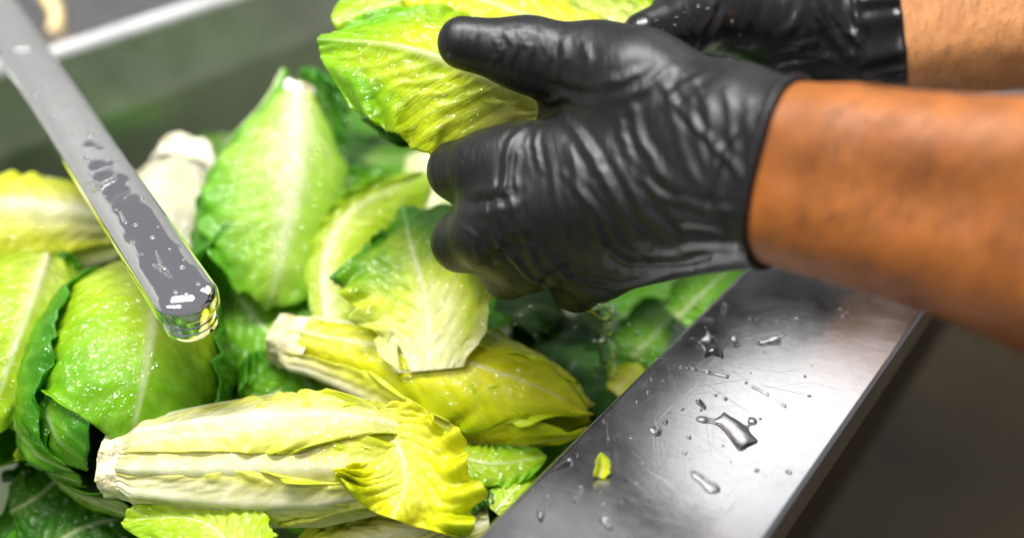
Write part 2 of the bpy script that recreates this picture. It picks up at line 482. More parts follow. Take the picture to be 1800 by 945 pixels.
def leaf_colour(u, v, pal, rib, seed, g0=0.15, g1=0.95, ribcol=RIBW, veinstep=None, vs=1.0, gw=(0.55, 0.55)):
    c0, c1, c2 = [npv(x) for x in PAL[pal]]
    p = np.stack([u * 5, v * 3, np.full_like(u, seed * 1.7)], 1)
    n = fbm(p, seed, 4)
    g = gw[0] * u + gw[1] * np.abs(v) ** 1.3 + 0.22 * n
    a = sstep(g0 - 0.1, (g0 + g1) / 2, g)[:, None]; b = sstep((g0 + g1) / 2 - 0.1, g1 + 0.12, g)[:, None]
    c = c0 * (1 - a) + c1 * a
    c = c * (1 - b) + c2 * b
    rw = rib * (1.05 - u * 0.92)
    r = np.exp(-(v / np.maximum(rw, 0.012)) ** 2)[:, None] * np.clip(1.15 - u[:, None] * 0.75, 0, 1)
    c = c * (1 - r) + ribcol * r
    if veinstep is not None:
        k = (veinstep * np.clip(1.1 - np.abs(v), 0, 1) * 0.34)[:, None]
        c = c * (1 - k) + (0.55 * c + 0.45 * npv((0.78, 0.80, 0.36))) * k
    a = (vs * sstep(0.02, 0.45, u + 0.35 * np.abs(v)) * sstep(0.3, 1.6, np.abs(v) / np.maximum(rw, 0.03)))[:, None]
    return np.concatenate([np.clip(c, 0, 1), a], 1)
def vein_fields(u, v, count, slant, seed):
    wob = 0.35 * vnoise(np.stack([u * 6, v * 4, np.full_like(u, seed)], 1), seed + 5)
    q = (u - slant * np.abs(v) ** 0.85) * count + wob + np.where(v > 0, 0.37, 0)
    d = np.abs(q - np.round(q))
    main = np.exp(-(d / 0.13) ** 2)
    bl = (0.5 - 0.5 * np.cos(2 * np.pi * q))
    q2 = (u * 0.6 + np.abs(v) * 1.3) * count * 1.1 + wob * 2
    d2 = np.abs(q2 - np.round(q2))
    minor = np.exp(-(d2 / 0.10) ** 2)
    return main, minor, bl
def grid_faces(nu, nv):
    i, j = np.meshgrid(np.arange(nu), np.arange(nv), indexing='ij')
    a = (i * (nv + 1) + j).ravel()
    return np.stack([a, a + nv + 1, a + nv + 2, a + 1], 1)
def spline(pts, u):
    """Catmull-Rom through pts"""
    pts = [npv(p) for p in pts]
    pts = [2 * pts[0] - pts[1]] + pts + [2 * pts[-1] - pts[-2]]
    n = len(pts) - 3
    x = np.clip(u, 0, 1) * n; k = np.minimum(x.astype(int), n - 1); t = (x - k)[:, None]
    A = np.array(pts); p0, p1, p2, p3 = A[k], A[k + 1], A[k + 2], A[k + 3]
    return 0.5 * (2 * p1 + (p2 - p0) * t + (2 * p0 - 5 * p1 + 4 * p2 - p3) * t ** 2 + (3 * p1 - p0 - 3 * p2 + p3) * t ** 3)
def unit(a): return a / np.maximum(np.linalg.norm(a, axis=-1, keepdims=True), 1e-12)

def leaf(name, spine, widths, normal=None, cup=0.6, fold=0.0, pal='green', rib=0.10, ribh=0.0015, veins=9, slant=0.35,
         crinkle=0.0011, ruffle=0.004, rf=7, seed=1, nu=64, nv=44, tip=0.22, ragged=0.05, g=(0.15, 0.95), curl=0.0,
         parent=None, side=(1, 1), asym=0.0, thick=0.0006, ribcol=RIBW, endragged=0.0, vs=1.0, gw=(0.55, 0.55)):
    """a loose leaf: spine points from base to tip, half widths along it (m), the normal its open face points to"""
    uu, vv = np.meshgrid(np.linspace(0, 1, nu + 1), np.linspace(-1, 1, nv + 1), indexing='ij')
    u, v = uu.ravel(), vv.ravel()
    ue = u * (1 - tip * v ** 2 * sstep(0.2, 1, u)) + endragged * (1 - u) ** 6 * fbm(np.stack([v * 5, u * 0, u * 0 + seed], 1), seed + 9)
    S = spline(spine, ue)
    T = unit(spline(spine, np.clip(ue + 0.01, 0, 1)) - spline(spine, np.clip(ue - 0.01, 0, 1)))
    if normal is None: normal = EYE - Vector(spine[len(spine) // 2])
    Nn = unit(npv(normal))[None] * np.ones_like(T)
    Nn = unit(Nn - (Nn * T).sum(1, keepdims=True) * T)
    B = np.cross(T, Nn)
    w = np.interp(ue, np.linspace(0, 1, len(widths)), widths)
    edge = fbm(np.stack([u * 9, np.sign(v) * 3 + v * 0, u * 0 + seed * 3.1], 1), seed + 3, 4)
    w = w * (1 + ragged * 2.2 * edge * np.abs(v) ** 2) * np.where(v < 0, side[0], side[1])
    al = cup * (0.5 + 0.5 * np.sin(np.pi * np.clip(u, 0, 1)))
    al = np.where(np.abs(al) < 1e-3, 1e-3, al)
    x = np.sin(v * al) / al * w; y = (1 - np.cos(v * al)) / al * w
    y = y + fold * np.abs(v) * w + asym * v * w
    main, minor, bl = vein_fields(u, v, veins, slant, seed)
    m = np.abs(v)
    fadee = np.clip(1 - m * 0.3, 0, 1)
    d = crinkle * (bl * (0.7 + 0.6 * fbm(np.stack([u * 12, v * 8, u * 0], 1), seed, 3)) + 0.9 * fbm(np.stack([u * 14, v * 9, u * 0 + 4], 1), seed + 2, 3) - 0.6 * main - 0.25 * minor) * sstep(0.0, 0.18, m) * fadee
    y = y + d
    y = y - ribh * np.exp(-(v / (rib * (1.1 - 0.8 * u) + 0.01)) ** 2) * (1.1 - u)
    y = y + ruffle * sstep(0.45, 1.0, m) * np.sin(2 * np.pi * rf * u + 2.2 * np.sign(v) + seed + 2.0 * edge) * (0.3 + 0.9 * u)
    y = y + 0.6 * ruffle * sstep(0.75, 1.0, u) * np.sin(v * 9 + seed)
    y = y + curl * sstep(0.55, 1, u) ** 2
    V = S + B * x[:, None] + Nn * y[:, None]
    col = leaf_colour(u, v, pal, rib, seed, g[0], g[1], ribcol, main * 0.9 + minor * 0.25, vs, gw)
    Ls = np.linalg.norm(np.diff(spline(spine, np.linspace(0, 1, 40)), axis=0), axis=1).sum()
    luv = np.stack([ue * Ls, v * w, u * 0 + seed * 0.37], 1)
    o = mesh_obj(name, V, grid_faces(nu, nv), LEAF, parent, True, col, luv)
    if thick:
        s = o.modifiers.new('thickness', 'SOLIDIFY'); s.thickness = thick; s.offset = 0
    return o

PROFILES = {
    'heart': ([0, .1, .25, .45, .65, .82, .93, 1.0], [.46, .56, .80, .98, 1.0, .82, .58, .34]),
    'stout': ([0, .1, .25, .45, .65, .82, .93, 1.0], [.62, .68, .82, .97, 1.0, .86, .62, .36]),
    'ball': ([0, .1, .25, .45, .65, .82, .93, 1.0], [.45, .70, .95, 1.08, 1.08, .96, .74, .36]),
    'tall': ([0, .1, .25, .45, .65, .82, .93, 1.0], [.28, .44, .78, 1.04, 1.1, 1.0, .8, .5]),
    'round': ([0, .1, .25, .45, .65, .82, .93, 1.0], [.40, .60, .90, 1.06, 1.02, .86, .66, .42]),
    'slim':  ([0, .1, .25, .45, .65, .82, .93, 1.0], [.52, .50, .66, .92, 1.0, .80, .52, .22]),
}
def head(base, tip, R, leaves, label, profile='heart', flat=1.0, bow=0.0, stub=0.0, stubr=0.42, stubcol=None, name='lettuce_head', seed=1,
         group=None, twist=0.0, roll=0.0):
    """a head: leaves wrapped round an axis from the cut base to the tip; leaf angle 0 faces the viewer's side"""
    base, tip = Vector(base), Vector(tip)
    L = (tip - base).length; A = (tip - base) / L
    mid = (base + tip) / 2
    C = (EYE - mid); C = (C - A * C.dot(A)).normalized(); D = A.cross(C)
    root = empty(name, base)
    tag(root, label, 'lettuce', group)
    A_, C_, D_, B_ = npv(A), npv(C), npv(D), npv(base)
    pu, pr = PROFILES[profile]
    for i, lf in enumerate(leaves):
        d = dict(phi=0, len=1.0, r=1.0, w=1.25, pal='yellow', rib=0.10, ribh=0.0022, veins=11, slant=0.30, crinkle=0.0005, ruffle=0.0018, rf=5, brag=0.02, long=0.0006,
                 curl=0.0, u0=0.0, g=(0.2, 1.0), nu=72, nv=44, ragged=0.05, seed=seed * 13 + i, ribcol=RIBW, out=0.0, tip=0.16, vs=0.7, gw=(0.55, 0.55))
        d.update(lf); q = d['seed']
        uu, vv = np.meshgrid(np.linspace(0, 1, d['nu'] + 1), np.linspace(-1, 1, d['nv'] + 1), indexing='ij')
        u, v = uu.ravel(), vv.ravel(); m = np.abs(v)
        edge = fbm(np.stack([u * 9, np.sign(v) * 3 + v * 0, u * 0 + q * 3.1], 1), q + 3, 4)
        edge2 = fbm(np.stack([v * 6, u * 0, u * 0 + q], 1), q + 6, 4)
        ul = d['u0'] + (d['len'] - d['u0']) * u * (1 - d['tip'] * v ** 2 * sstep(0.2, 1, u) + 0.5 * d['ragged'] * edge2 * sstep(0.8, 1, u))
        r = R * d['r'] * np.interp(np.minimum(ul, 1), pu, pr)
        Wd = np.interp(u, [0, .15, .5, .8, 1], [.75, .82, 1, 1.0, .72]) * d['w'] * (1 + 1.6 * d['ragged'] * edge * m ** 2)
        th = np.radians(d['phi'] + roll) + v * Wd + twist * ul
        main, minor, bl = vein_fields(u, v, d['veins'], d['slant'], q)
        cr = d['crinkle'] * (bl * (0.7 + 0.6 * fbm(np.stack([u * 12, v * 8, u * 0], 1), q, 3)) + 0.9 * fbm(np.stack([u * 14, v * 9, u * 0 + 4], 1), q + 2, 3)
                             - 0.5 * main - 0.2 * minor) * sstep(0.05, 0.3, m) * (0.25 + 0.9 * u)
        r = r + d['long'] * np.cos(v * 13 + 0.8 * vnoise(np.stack([u * 2, v * 3, u * 0], 1), q)) * (1 - u) ** 1.5 * sstep(0.1, 0.3, m)
        ul = ul + d['brag'] * edge2 * (1 - sstep(0, 0.2, u))
        r = r + cr + d['ribh'] * np.exp(-(v / (d['rib'] * (1.15 - 0.85 * u) + 0.012)) ** 2) * (1.15 - u)
        r = r + d['ruffle'] * sstep(0.5, 1, m) * np.sin(2 * np.pi * d['rf'] * u + 2 * np.sign(v) + q + 2 * edge) * (0.15 + u)
        r = r + d['ruffle'] * 0.8 * sstep(0.8, 1, u) * np.sin(v * 8 + q)
        r = r + d['curl'] * sstep(0.6, 1, u) ** 2 + d['out'] * m ** 3
        r = np.maximum(r * (0.78 + 0.22 * sstep(0.0, 0.07, u)), 0.002)
        V = B_ + A_ * (ul * L)[:, None] + C_ * (r * np.cos(th) * flat + bow * 4 * ul * (1 - ul))[:, None] + D_ * (r * np.sin(th))[:, None]
        col = leaf_colour(u, v, d['pal'], d['rib'], q, d['g'][0], d['g'][1], d['ribcol'], main * 0.8 + minor * 0.2, d['vs'], d['gw'])
        o = mesh_obj('leaf', V, grid_faces(d['nu'], d['nv']), LEAF, root, True, col, np.stack([ul * L, v * Wd * R, u * 0 + q * 0.37], 1))
        s = o.modifiers.new('thickness', 'SOLIDIFY'); s.thickness = 0.0007; s.offset = 0
    if stub:
        # the cut stalk: a knobbly tapered plug with a sliced end
        na, nl = 40, 14
        rs = R * stubr
        v = []; f = []
        for j in range(nl + 1):
            x = j / nl
            for k in range(na):
                a = 2 * math.pi * k / na
                rr = rs * (0.88 + 0.20 * x + 0.08 * math.cos(5 * a + seed) + 0.05 * math.cos(9 * a + 5 * x + seed) + 0.03 * math.sin(17 * a + 9 * x))
                sl = 0.10 * rs * math.cos(a + 0.6)
                pos = base + A * (-stub + (stub + 0.012) * x + sl * (1 - x)) + C * (math.cos(a) * rr * flat) + D * (math.sin(a) * rr)
                v.append(pos)
        for j in range(nl):
            for k in range(na):
                a = j * na + k; b = j * na + (k + 1) % na
                f.append((a, b, b + na, a + na))
        n0 = len(v)
        for k in range(na):      # sunk rim then centre of the cut
            a = 2 * math.pi * k / na
            rr = rs * 0.80
            v.append(base + A * (-stub - 0.0008 + 0.10 * rs * math.cos(a + 0.6) * 0.9) + C * (math.cos(a) * rr * flat) + D * (math.sin(a) * rr))
        v.append(base + A * (-stub + 0.0012))
        for k in range(na):
            f.append((n0 + k, n0 + (k + 1) % na, (k + 1) % na, k)); f.append((len(v) - 1, n0 + (k + 1) % na, n0 + k))
        vv = np.array([list(x) for x in v])
        nn = fbm(vv * 160, seed, 4)
        c1 = npv(stubcol if stubcol else (0.66, 0.60, 0.38)); c2 = npv((0.44, 0.30, 0.09))
        k = sstep(-0.1, 0.6, nn)[:, None] * 0.75
        col = c1 * (1 - k) + c2 * k
        col[n0:] = 0.35 * col[n0:] + 0.65 * npv((0.50, 0.46, 0.20))
        vv = vv + (vnoise(vv * 350, seed)[:, None] * 0.0005)
        so = mesh_obj('stalk', vv, f, STEM, root, True, col)
        mod = so.modifiers.new('edges', 'EDGE_SPLIT'); mod.split_angle = math.radians(50)
    return root

# ------------------------------------------------------------------ lettuce in the sink
# the pale heart in front, cut stalk towards the left
head(P(232, 812, 0.385), P(760, 800, 0.385), 0.0268, [
    dict(phi=180, pal='cream', w=1.6, nu=30, nv=24), dict(phi=110, pal='cream', w=1.3, nu=40, nv=30), dict(phi=-110, pal='cream', w=1.1, nu=40, nv=30),
    dict(phi=-50, pal='lemon', r=0.90, w=1.0, len=1.02, vs=0.6, g=(0.2, 1.0)),
    dict(phi=40, pal='lemon', r=0.90, w=1.0, len=1.04, ruffle=0.003, vs=0.6),
    dict(phi=-92, pal='cream', r=0.985, w=0.62, rib=0.30, long=0.0002, ribh=0.0022, len=0.93, vs=0.25, crinkle=0.0002, ruffle=0.001, g=(0.5, 1.25)),
    dict(phi=8, pal='lemon', r=0.975, w=0.72, rib=0.28, long=0.0002, ribh=0.0025, len=0.98, vs=0.35, crinkle=0.0003, ruffle=0.0012, g=(0.4, 1.05)),
    dict(phi=78, pal='cream', r=1.00, w=0.75, rib=0.28, long=0.0002, ribh=0.003, len=0.96, vs=0.4, crinkle=0.0003, g=(0.45, 1.15)),
    dict(phi=-38, pal='cream', r=1.045, w=0.58, rib=0.30, long=0.0002, ribh=0.0028, len=0.97, g=(0.42, 1.0), ruffle=0.002, crinkle=0.0004, vs=0.4, tip=0.3),
    dict(phi=38, pal='cream', r=1.05, w=0.50, rib=0.32, long=0.0002, ribh=0.0026, len=0.90, g=(0.42, 1.0), ruffle=0.002, crinkle=0.0004, vs=0.4, tip=0.35),
    ], 'pale cream lettuce heart lying in front with its square cut stalk at one end', 'stout', stub=0.010, stubr=0.56, seed=3)
leaf('loose_leaf', [P(655, 735, 0.378), P(700, 785, 0.367), P(712, 850, 0.358), P(690, 912, 0.353)], [0.010, 0.021, 0.0285, 0.026], normal=(0.02, -0.62, 0.78),
     cup=0.5, pal='yellow', rib=0.05, ribh=0.0006, veins=9, slant=0.5, crinkle=0.0008, ruffle=0.0060, rf=7, seed=27, ragged=0.16, gw=(0.5, 0.4), g=(0.1, 1.0), tip=0.10, nu=96, nv=72, endragged=0.0)
tag(bpy.context.scene.objects['loose_leaf'], 'frilly yellow leaf spilling over the tip of the pale cream lettuce heart', 'lettuce leaf')
# the yellow heart across the middle
head(P(520, 600, 0.440), P(1035, 735, 0.408), 0.0275, [
    dict(phi=180, pal='yellow', w=1.6, nu=30, nv=24), dict(phi=-110, pal='lemon', w=1.2),
    dict(phi=-70, pal='lemon', r=0.90, w=1.2, len=0.99, g=(0.1, 0.9)),
    dict(phi=70, pal='yellow', r=0.92, w=1.3, len=1.0, g=(0.1, 0.9)),
    dict(phi=-22, pal='yellow', r=0.97, w=1.15, len=1.0, g=(0.0, 0.9), rib=0.05, ruffle=0.0016, ribh=0.001, crinkle=0.0003, vs=0.5),
    dict(phi=48, pal='lemon', r=1.04, w=0.62, len=0.66, rib=0.40, ribh=0.003, ruffle=0.0014, g=(0.25, 1.2), crinkle=0.0002, vs=0.3, tip=0.4),
    ], 'bright yellow lettuce heart with rough white stalk, lying across the middle of the sink', 'slim', stub=0.010, stubr=0.47, seed=5)
# upright leaf resting on the yellow heart
o = leaf('loose_leaf', [P(752, 652, 0.398), P(752, 545, 0.408), P(722, 430, 0.424), P(690, 335, 0.455)], [0.0165, 0.033, 0.040, 0.028], cup=0.55, pal='ygreen',
     rib=0.06, ribh=0.0006, veins=8, slant=0.4, crinkle=0.0008, ruffle=0.0038, rf=6, seed=33, gw=(0.95, 0.12), g=(0.20, 0.80), curl=-0.014, tip=0.26, endragged=0.20, ragged=0.10, normal=(-0.18, -0.55, 0.80), nu=84, nv=64)
tag(o, 'torn green leaf with pale ragged base standing on the bright yellow heart', 'lettuce leaf')
# curved white rib beside it
o = leaf('loose_leaf', [P(578, 575, 0.452), P(572, 455, 0.464), P(625, 365, 0.480), P(755, 305, 0.505)], [0.022, 0.026, 0.026, 0.020], cup=0.9, pal='lime', rib=0.17, ribh=-0.0035,
     veins=8, seed=37, normal=(-0.25, -0.75, 0.55), ruffle=0.002, gw=(0.3, 0.4), g=(0.0, 0.9), side=(0.36, 1.25), crinkle=0.0006)
tag(o, 'arched leaf with thick white rib curling behind the torn green leaf', 'lettuce leaf')
o = leaf('loose_leaf', [P(690, 330, 0.53), P(620, 360, 0.52), P(560, 420, 0.50), P(545, 530, 0.475)], [0.010, 0.024, 0.026, 0.018], cup=0.5, pal='green', rib=0.06, seed=41, g=(-0.1, 0.75),
     normal=(-0.1, -0.7, 0.7), crinkle=0.0009)
tag(o, 'mid green leaf between the arched leaf and the tall leaf', 'lettuce leaf')
o = leaf('loose_leaf', [P(745, 265, 0.56), P(755, 300, 0.55), P(760, 350, 0.54), P(740, 420, 0.52)], [0.012, 0.020, 0.022, 0.02], cup=-0.6, pal='pgreen', rib=0.25, seed=43, g=(0.5, 1.4))
tag(o, 'pale whitish leaf base behind the near gloved hand', 'lettuce leaf')
# tall head standing on its tip, stalk up
head(P(520, 160, 0.505), P(455, 560, 0.468), 0.037, [
    dict(phi=180, pal='green', w=1.5, nu=30, nv=24), dict(phi=95, pal='green', r=0.95, w=1.2, g=(-0.2, 0.5), u0=-0.08, curl=0.01),
    dict(phi=-100, pal='lime', r=0.95, w=1.2),
    dict(phi=-8, pal='pgreen', r=1.05, w=1.20, rib=0.17, ribh=0.002, g=(0.18, 0.82), ruffle=0.003, len=0.98, u0=0.02, ragged=0.08),
    ], 'tall green leaf head standing with its white cut stalk uppermost', 'tall', flat=0.5, stub=0.004, stubr=0.26, seed=7, stubcol=(0.82, 0.82, 0.70))
o = leaf('loose_leaf', [P(545, 330, 0.53), P(575, 270, 0.53), P(575, 190, 0.525), P(530, 122, 0.52)], [0.012, 0.014, 0.016, 0.014], cup=0.7, pal='green', rib=0.05, seed=45, g=(-0.3, 0.5), normal=(-0.4, -0.7, 0.5))
tag(o, 'vivid green leaf wrapped behind the white stalk of the tall head', 'lettuce leaf')
# white stalk chunk behind the faucet
head(P(325, 300, 0.575), P(262, 520, 0.50), 0.034, [
    dict(phi=180, pal='pale', w=1.6, nu=30, nv=24), dict(phi=80, pal='pale', r=0.95, w=1.2, g=(0.6, 1.5)), dict(phi=-80, pal='pale', r=0.97, w=1.2, g=(0.5, 1.4)),
    dict(phi=10, pal='pale', r=1.02, w=1.0, rib=0.3, g=(0.5, 1.4)),
    ], 'creamy white lettuce head with thick stalk, half hidden by the chrome spout', 'heart', stub=0.014, stubr=0.62, seed=9, stubcol=(0.80, 0.76, 0.60))
# pale head at the left
head(P(235, 420, 0.505), P(-90, 430, 0.49), 0.036, [
    dict(phi=180, pal='lime', w=1.6, nu=30, nv=24), dict(phi=-90, pal='lime', r=0.95, w=1.2), dict(phi=90, pal='lemon', r=0.95, w=1.2, g=(0.0, 1.0)),
    dict(phi=-30, pal='lime', r=0.98, w=1.1, rib=0.15, g=(0.3, 1.1)), dict(phi=30, pal='lemon', r=1.05, w=0.8, rib=0.30, ribh=0.004, g=(0.25, 0.9), crinkle=0.0002),
    ], 'pale yellow head with broad white ribs lying behind the chrome spout', 'heart', stub=0.01, seed=11)
# round green head, middle left
head(P(250, 500, 0.470), P(205, 838, 0.390), 0.038, [
    dict(phi=180, pal='green', w=1.6, nu=30, nv=24), dict(phi=110, pal='green', w=1.2, g=(-0.1, 0.8)), dict(phi=-110, pal='green', w=1.2, g=(-0.1, 0.8)),
    dict(phi=-70, pal='lime', r=0.90, w=1.2, g=(0.1, 0.75), crinkle=0.0006, ruffle=0.0015, ragged=0.02),
    dict(phi=62, pal='green', r=0.96, w=1.2, g=(0.0, 0.7), crinkle=0.0006, ruffle=0.0015, ragged=0.02),
    dict(phi=-98, pal='green', r=1.13, w=0.85, g=(0.05, 0.7), crinkle=0.0008, ruffle=0.002, rib=0.08, len=0.97),
    dict(phi=88, pal='green', r=1.14, w=0.80, g=(0.05, 0.7), crinkle=0.0008, ruffle=0.002, rib=0.08, len=0.98),
    dict(phi=-8, pal='lime', r=1.05, w=1.4, rib=0.06, g=(0.15, 0.72), gw=(0.8, 0.35), crinkle=0.0006, ruffle=0.0015, ragged=0.02, len=0.98),
    ], 'plump round green head with yellow crown, just below the chrome spout', 'ball', seed=13)
# green head at the left edge
head(P(75, 470, 0.465), P(-40, 800, 0.395), 0.034, [
    dict(phi=180, pal='green', w=1.6, nu=30, nv=24), dict(phi=-80, pal='lime', w=1.2),
    dict(phi=70, pal='green', r=0.96, w=1.2, g=(0.0, 0.8), crinkle=0.0010), dict(phi=0, pal='lime', r=1.05, w=1.1, g=(0.0, 0.9), crinkle=0.0010, rib=0.07),
    ], 'crinkled green head cut off by the left edge of the picture', 'round', seed=15)
# small leaf over it
o = leaf('loose_leaf', [P(150, 470, 0.475), P(110, 510, 0.46), P(70, 550, 0.45), P(45, 610, 0.435)], [0.012, 0.02, 0.022, 0.012], cup=0.5, pal='green', rib=0.05, seed=47, g=(-0.3, 0.6), crinkle=0.0018)
tag(o, 'deep green leaf lying between the round head and the left edge head', 'lettuce leaf')
# broad leaves in the gap between the two hearts and the tall head
o = leaf('loose_leaf', [P(400, 500, 0.485), P(450, 560, 0.468), P(500, 620, 0.452), P(560, 700, 0.43)], [0.018, 0.030, 0.030, 0.02], cup=-0.5, pal='green', rib=0.04, ribh=-0.0006, seed=51, g=(-0.3, 0.9), crinkle=0.0009)
tag(o, 'broad green leaf lying under the rough white stalk of the yellow heart', 'lettuce leaf')
o = leaf('loose_leaf', [P(575, 640, 0.455), P(530, 660, 0.447), P(480, 690, 0.437), P(420, 720, 0.428)], [0.008, 0.02, 0.022, 0.014], cup=-0.4, pal='green', rib=0.05, seed=53, g=(-0.3, 0.9), crinkle=0.0009)
tag(o, 'green leaf tip tucked between the two pale hearts', 'lettuce leaf')
# floating leaves at the bottom edge
o = leaf('loose_leaf', [P(420, 990, 0.345), P(390, 940, 0.357), P(330, 910, 0.366), P(215, 912, 0.372)], [0.016, 0.019, 0.015, 0.010], cup=0.15, pal='lime', rib=0.03, ribh=0.0004, seed=55, g=(-0.1, 1.2),
     normal=(0, -0.3, 1), crinkle=0.0009, ruffle=0.002, ragged=0.09)
tag(o, 'thin light green leaf floating at the bottom edge below the cream heart', 'lettuce leaf')
o = leaf('loose_leaf', [P(860, 915, 0.388), P(740, 930, 0.385), P(620, 950, 0.38), P(500, 975, 0.37)], [0.006, 0.011, 0.013, 0.01], cup=-0.6, pal='lemon', rib=0.3, seed=57, g=(0.3, 1.2), normal=(0, -0.3, 1))
tag(o, 'pale yellow stalk lying along the bottom edge beside the steel rim', 'lettuce leaf')
for k, (a, b, c, w, pal, lab, sd) in enumerate([
    ((790, 880, -0.050), (830, 850, -0.046), (880, 830, -0.050), 0.012, 'dark', 'small dark green leaf scrap floating between yellow heart and steel rim', 61),
    ((870, 900, -0.052), (905, 860, -0.048), (935, 830, -0.050), 0.009, 'lime', 'small yellowish leaf scrap tucked against the steel rim', 62),
    ((800, 800, -0.040), (870, 815, -0.042), (960, 800, -0.045), 0.010, 'lime', 'yellow green leaf edge showing under the tip of the yellow heart', 63),
    ((900, 640, -0.066), (960, 610, -0.060), (1030, 570, -0.060), 0.026, 'dark', 'dark green wet leaf under water below the gloved fingers', 64),
    ((980, 690, -0.062), (1040, 660, -0.060), (1110, 600, -0.064), 0.024, 'dark', 'mottled green leaf under water between yellow heart and steel rim', 65),
    ((1100, 640, -0.062), (1150, 590, -0.056), (1200, 530, -0.06), 0.02, 'green', 'grey green leaf under water close to the steel rim', 66),
    ((1190, 560, -0.040), (1240, 510, -0.030), (1300, 455, -0.035), 0.017, 'green', 'bright green leaf showing between the glove wrist and the steel rim', 67),
    ((900, 560, -0.045), (940, 540, -0.050), (990, 550, -0.050), 0.02, 'dark', 'deep green leaf in shade right under the gloved fist', 68),
    ((20, 900, -0.074), (70, 870, -0.068), (150, 800, -0.075), 0.024, 'dark', 'dark green sunken leaf at the lower left edge', 69),
    ((60, 990, -0.080), (140, 930, -0.072), (260, 900, -0.08), 0.026, 'dark', 'dark sunken leaf below the plump round head, at the bottom edge', 70),
    ((380, 735, -0.075), (420, 700, -0.07), (470, 690, -0.075), 0.026, 'dark', 'olive sunken leaf in the gap between round head and cream heart', 71),
    ((1080, 690, -0.05), (1100, 670, -0.048), (1125, 640, -0.05), 0.008, 'lemon', 'pale yellow leaf edge against the dark inner edge of the rim', 72),
    ]):
    o = leaf('loose_leaf', [PH(*a), PH(*b), PH(*c)], [w * 0.6, w, w * 1.05, w * 0.7], normal=(0.05 * (k % 3 - 1), -0.35, 1), cup=-0.45, pal=pal, rib=0.05, ribh=-0.0008, seed=sd, g=(-0.2, 0.9),
             crinkle=min(0.0009, w * 0.035), nu=48, nv=32, ragged=0.08, ruffle=min(0.003, w * 0.12), veins=7)
    tag(o, lab, 'lettuce leaf')
# pale rib under the water line at the left
o = leaf('loose_leaf', [PH(65, 760, -0.058), PH(110, 830, -0.060), PH(160, 870, -0.063), PH(235, 905, -0.066)], [0.004, 0.006, 0.006, 0.004], cup=-1.0, pal='pgreen', rib=0.5, seed=75, g=(0.5, 1.5), normal=(0, -0.4, 1), nu=40, nv=20)
tag(o, 'pale translucent rib just under the water beside the round head', 'lettuce leaf')
# sunken leaves that close the pile off below the water
rnd = random.Random(4)
k = 0
for i in range(9):
    for j in range(4):
        s = -0.12 + 0.075 * i + rnd.uniform(-.02, .02); t = 0.19 + 0.115 * j + rnd.uniform(-.02, .02); a = rnd.uniform(0, 6.28)
        d = DIR_S * math.cos(a) * 0.06 + DIR_T * math.sin(a) * 0.06
        c = ST(s, t, -0.080 + rnd.uniform(-.012, .012))
        if not (0.155 < t < 0.60): continue
        o = leaf('sunken_leaf', [c - d, c + UP * 0.008, c + d], [0.03, 0.055, 0.055, 0.035], normal=(rnd.uniform(-.3, .3), rnd.uniform(-.3, .3), 1), cup=-0.4, pal=('dark', 'green')[(i + j) % 2], rib=0.05, ribh=-0.001,
                 seed=100 + i * 4 + j, g=(-0.2, 1.0), nu=30, nv=22, crinkle=0.001)
        tag(o, 'green leaf sunk under the other lettuce in the sink water', 'lettuce leaf', 'sunken leaves at the bottom of the pile')

# ------------------------------------------------------------------ lettuce held in the gloves
held = empty('lettuce_head', P(930, 150, 0.40))
tag(held, 'yellow green lettuce being held and opened between the two gloved hands', 'lettuce')
TC = (EYE - P(760, 120, 0.38)).normalized()
# near leaf: back of it faces us, folded along its rib
leaf('leaf', [P(985, 205, 0.395), P(900, 160, 0.378), P(800, 116, 0.372), P(690, 82, 0.376), P(560, 72, 0.396)], [0.022, 0.035, 0.040, 0.033, 0.017], normal=-npv(Vector((-0.12, -0.52, 0.84))), cup=0.62, fold=0.16,
     pal='ylime', rib=0.10, ribh=0.0040, veins=10, slant=0.42, crinkle=0.0007, ruffle=0.0022, rf=5, seed=81, ragged=0.05, gw=(0.95, 0.10), g=(0.12, 1.0), parent=held, nu=96, nv=72, tip=0.14, side=(1.0, 0.92), ribcol=npv((0.80, 0.82, 0.50)))
# the leaf behind it, opening upwards
leaf('leaf', [P(1130, 60, 0.415), P(960, 15, 0.42), P(780, -15, 0.415), P(585, 42, 0.41)], [0.018, 0.034, 0.04, 0.03], normal=(-0.1, -0.55, 0.85), cup=0.5, pal='lime', rib=0.08, seed=83, g=(-0.1, 1.05),
     parent=held, nu=72, nv=56, crinkle=0.0012, ruffle=0.004)
leaf('leaf', [P(1090, 130, 0.43), P(900, 170, 0.425), P(740, 190, 0.425), P(635, 200, 0.43)], [0.014, 0.02, 0.018, 0.014], normal=(0, -0.8, 0.4), cup=-0.4, pal='dark', rib=0.05, seed=85, g=(-0.3, 1.2), parent=held)
leaf('leaf', [P(1100, 90, 0.41), P(960, 40, 0.41), P(820, -10, 0.41), P(700, -30, 0.415)], [0.018, 0.026, 0.03, 0.02], normal=(0, -0.4, 0.9), cup=-0.5, pal='yellow', rib=0.08, seed=87, g=(0.0, 1.0), parent=held)

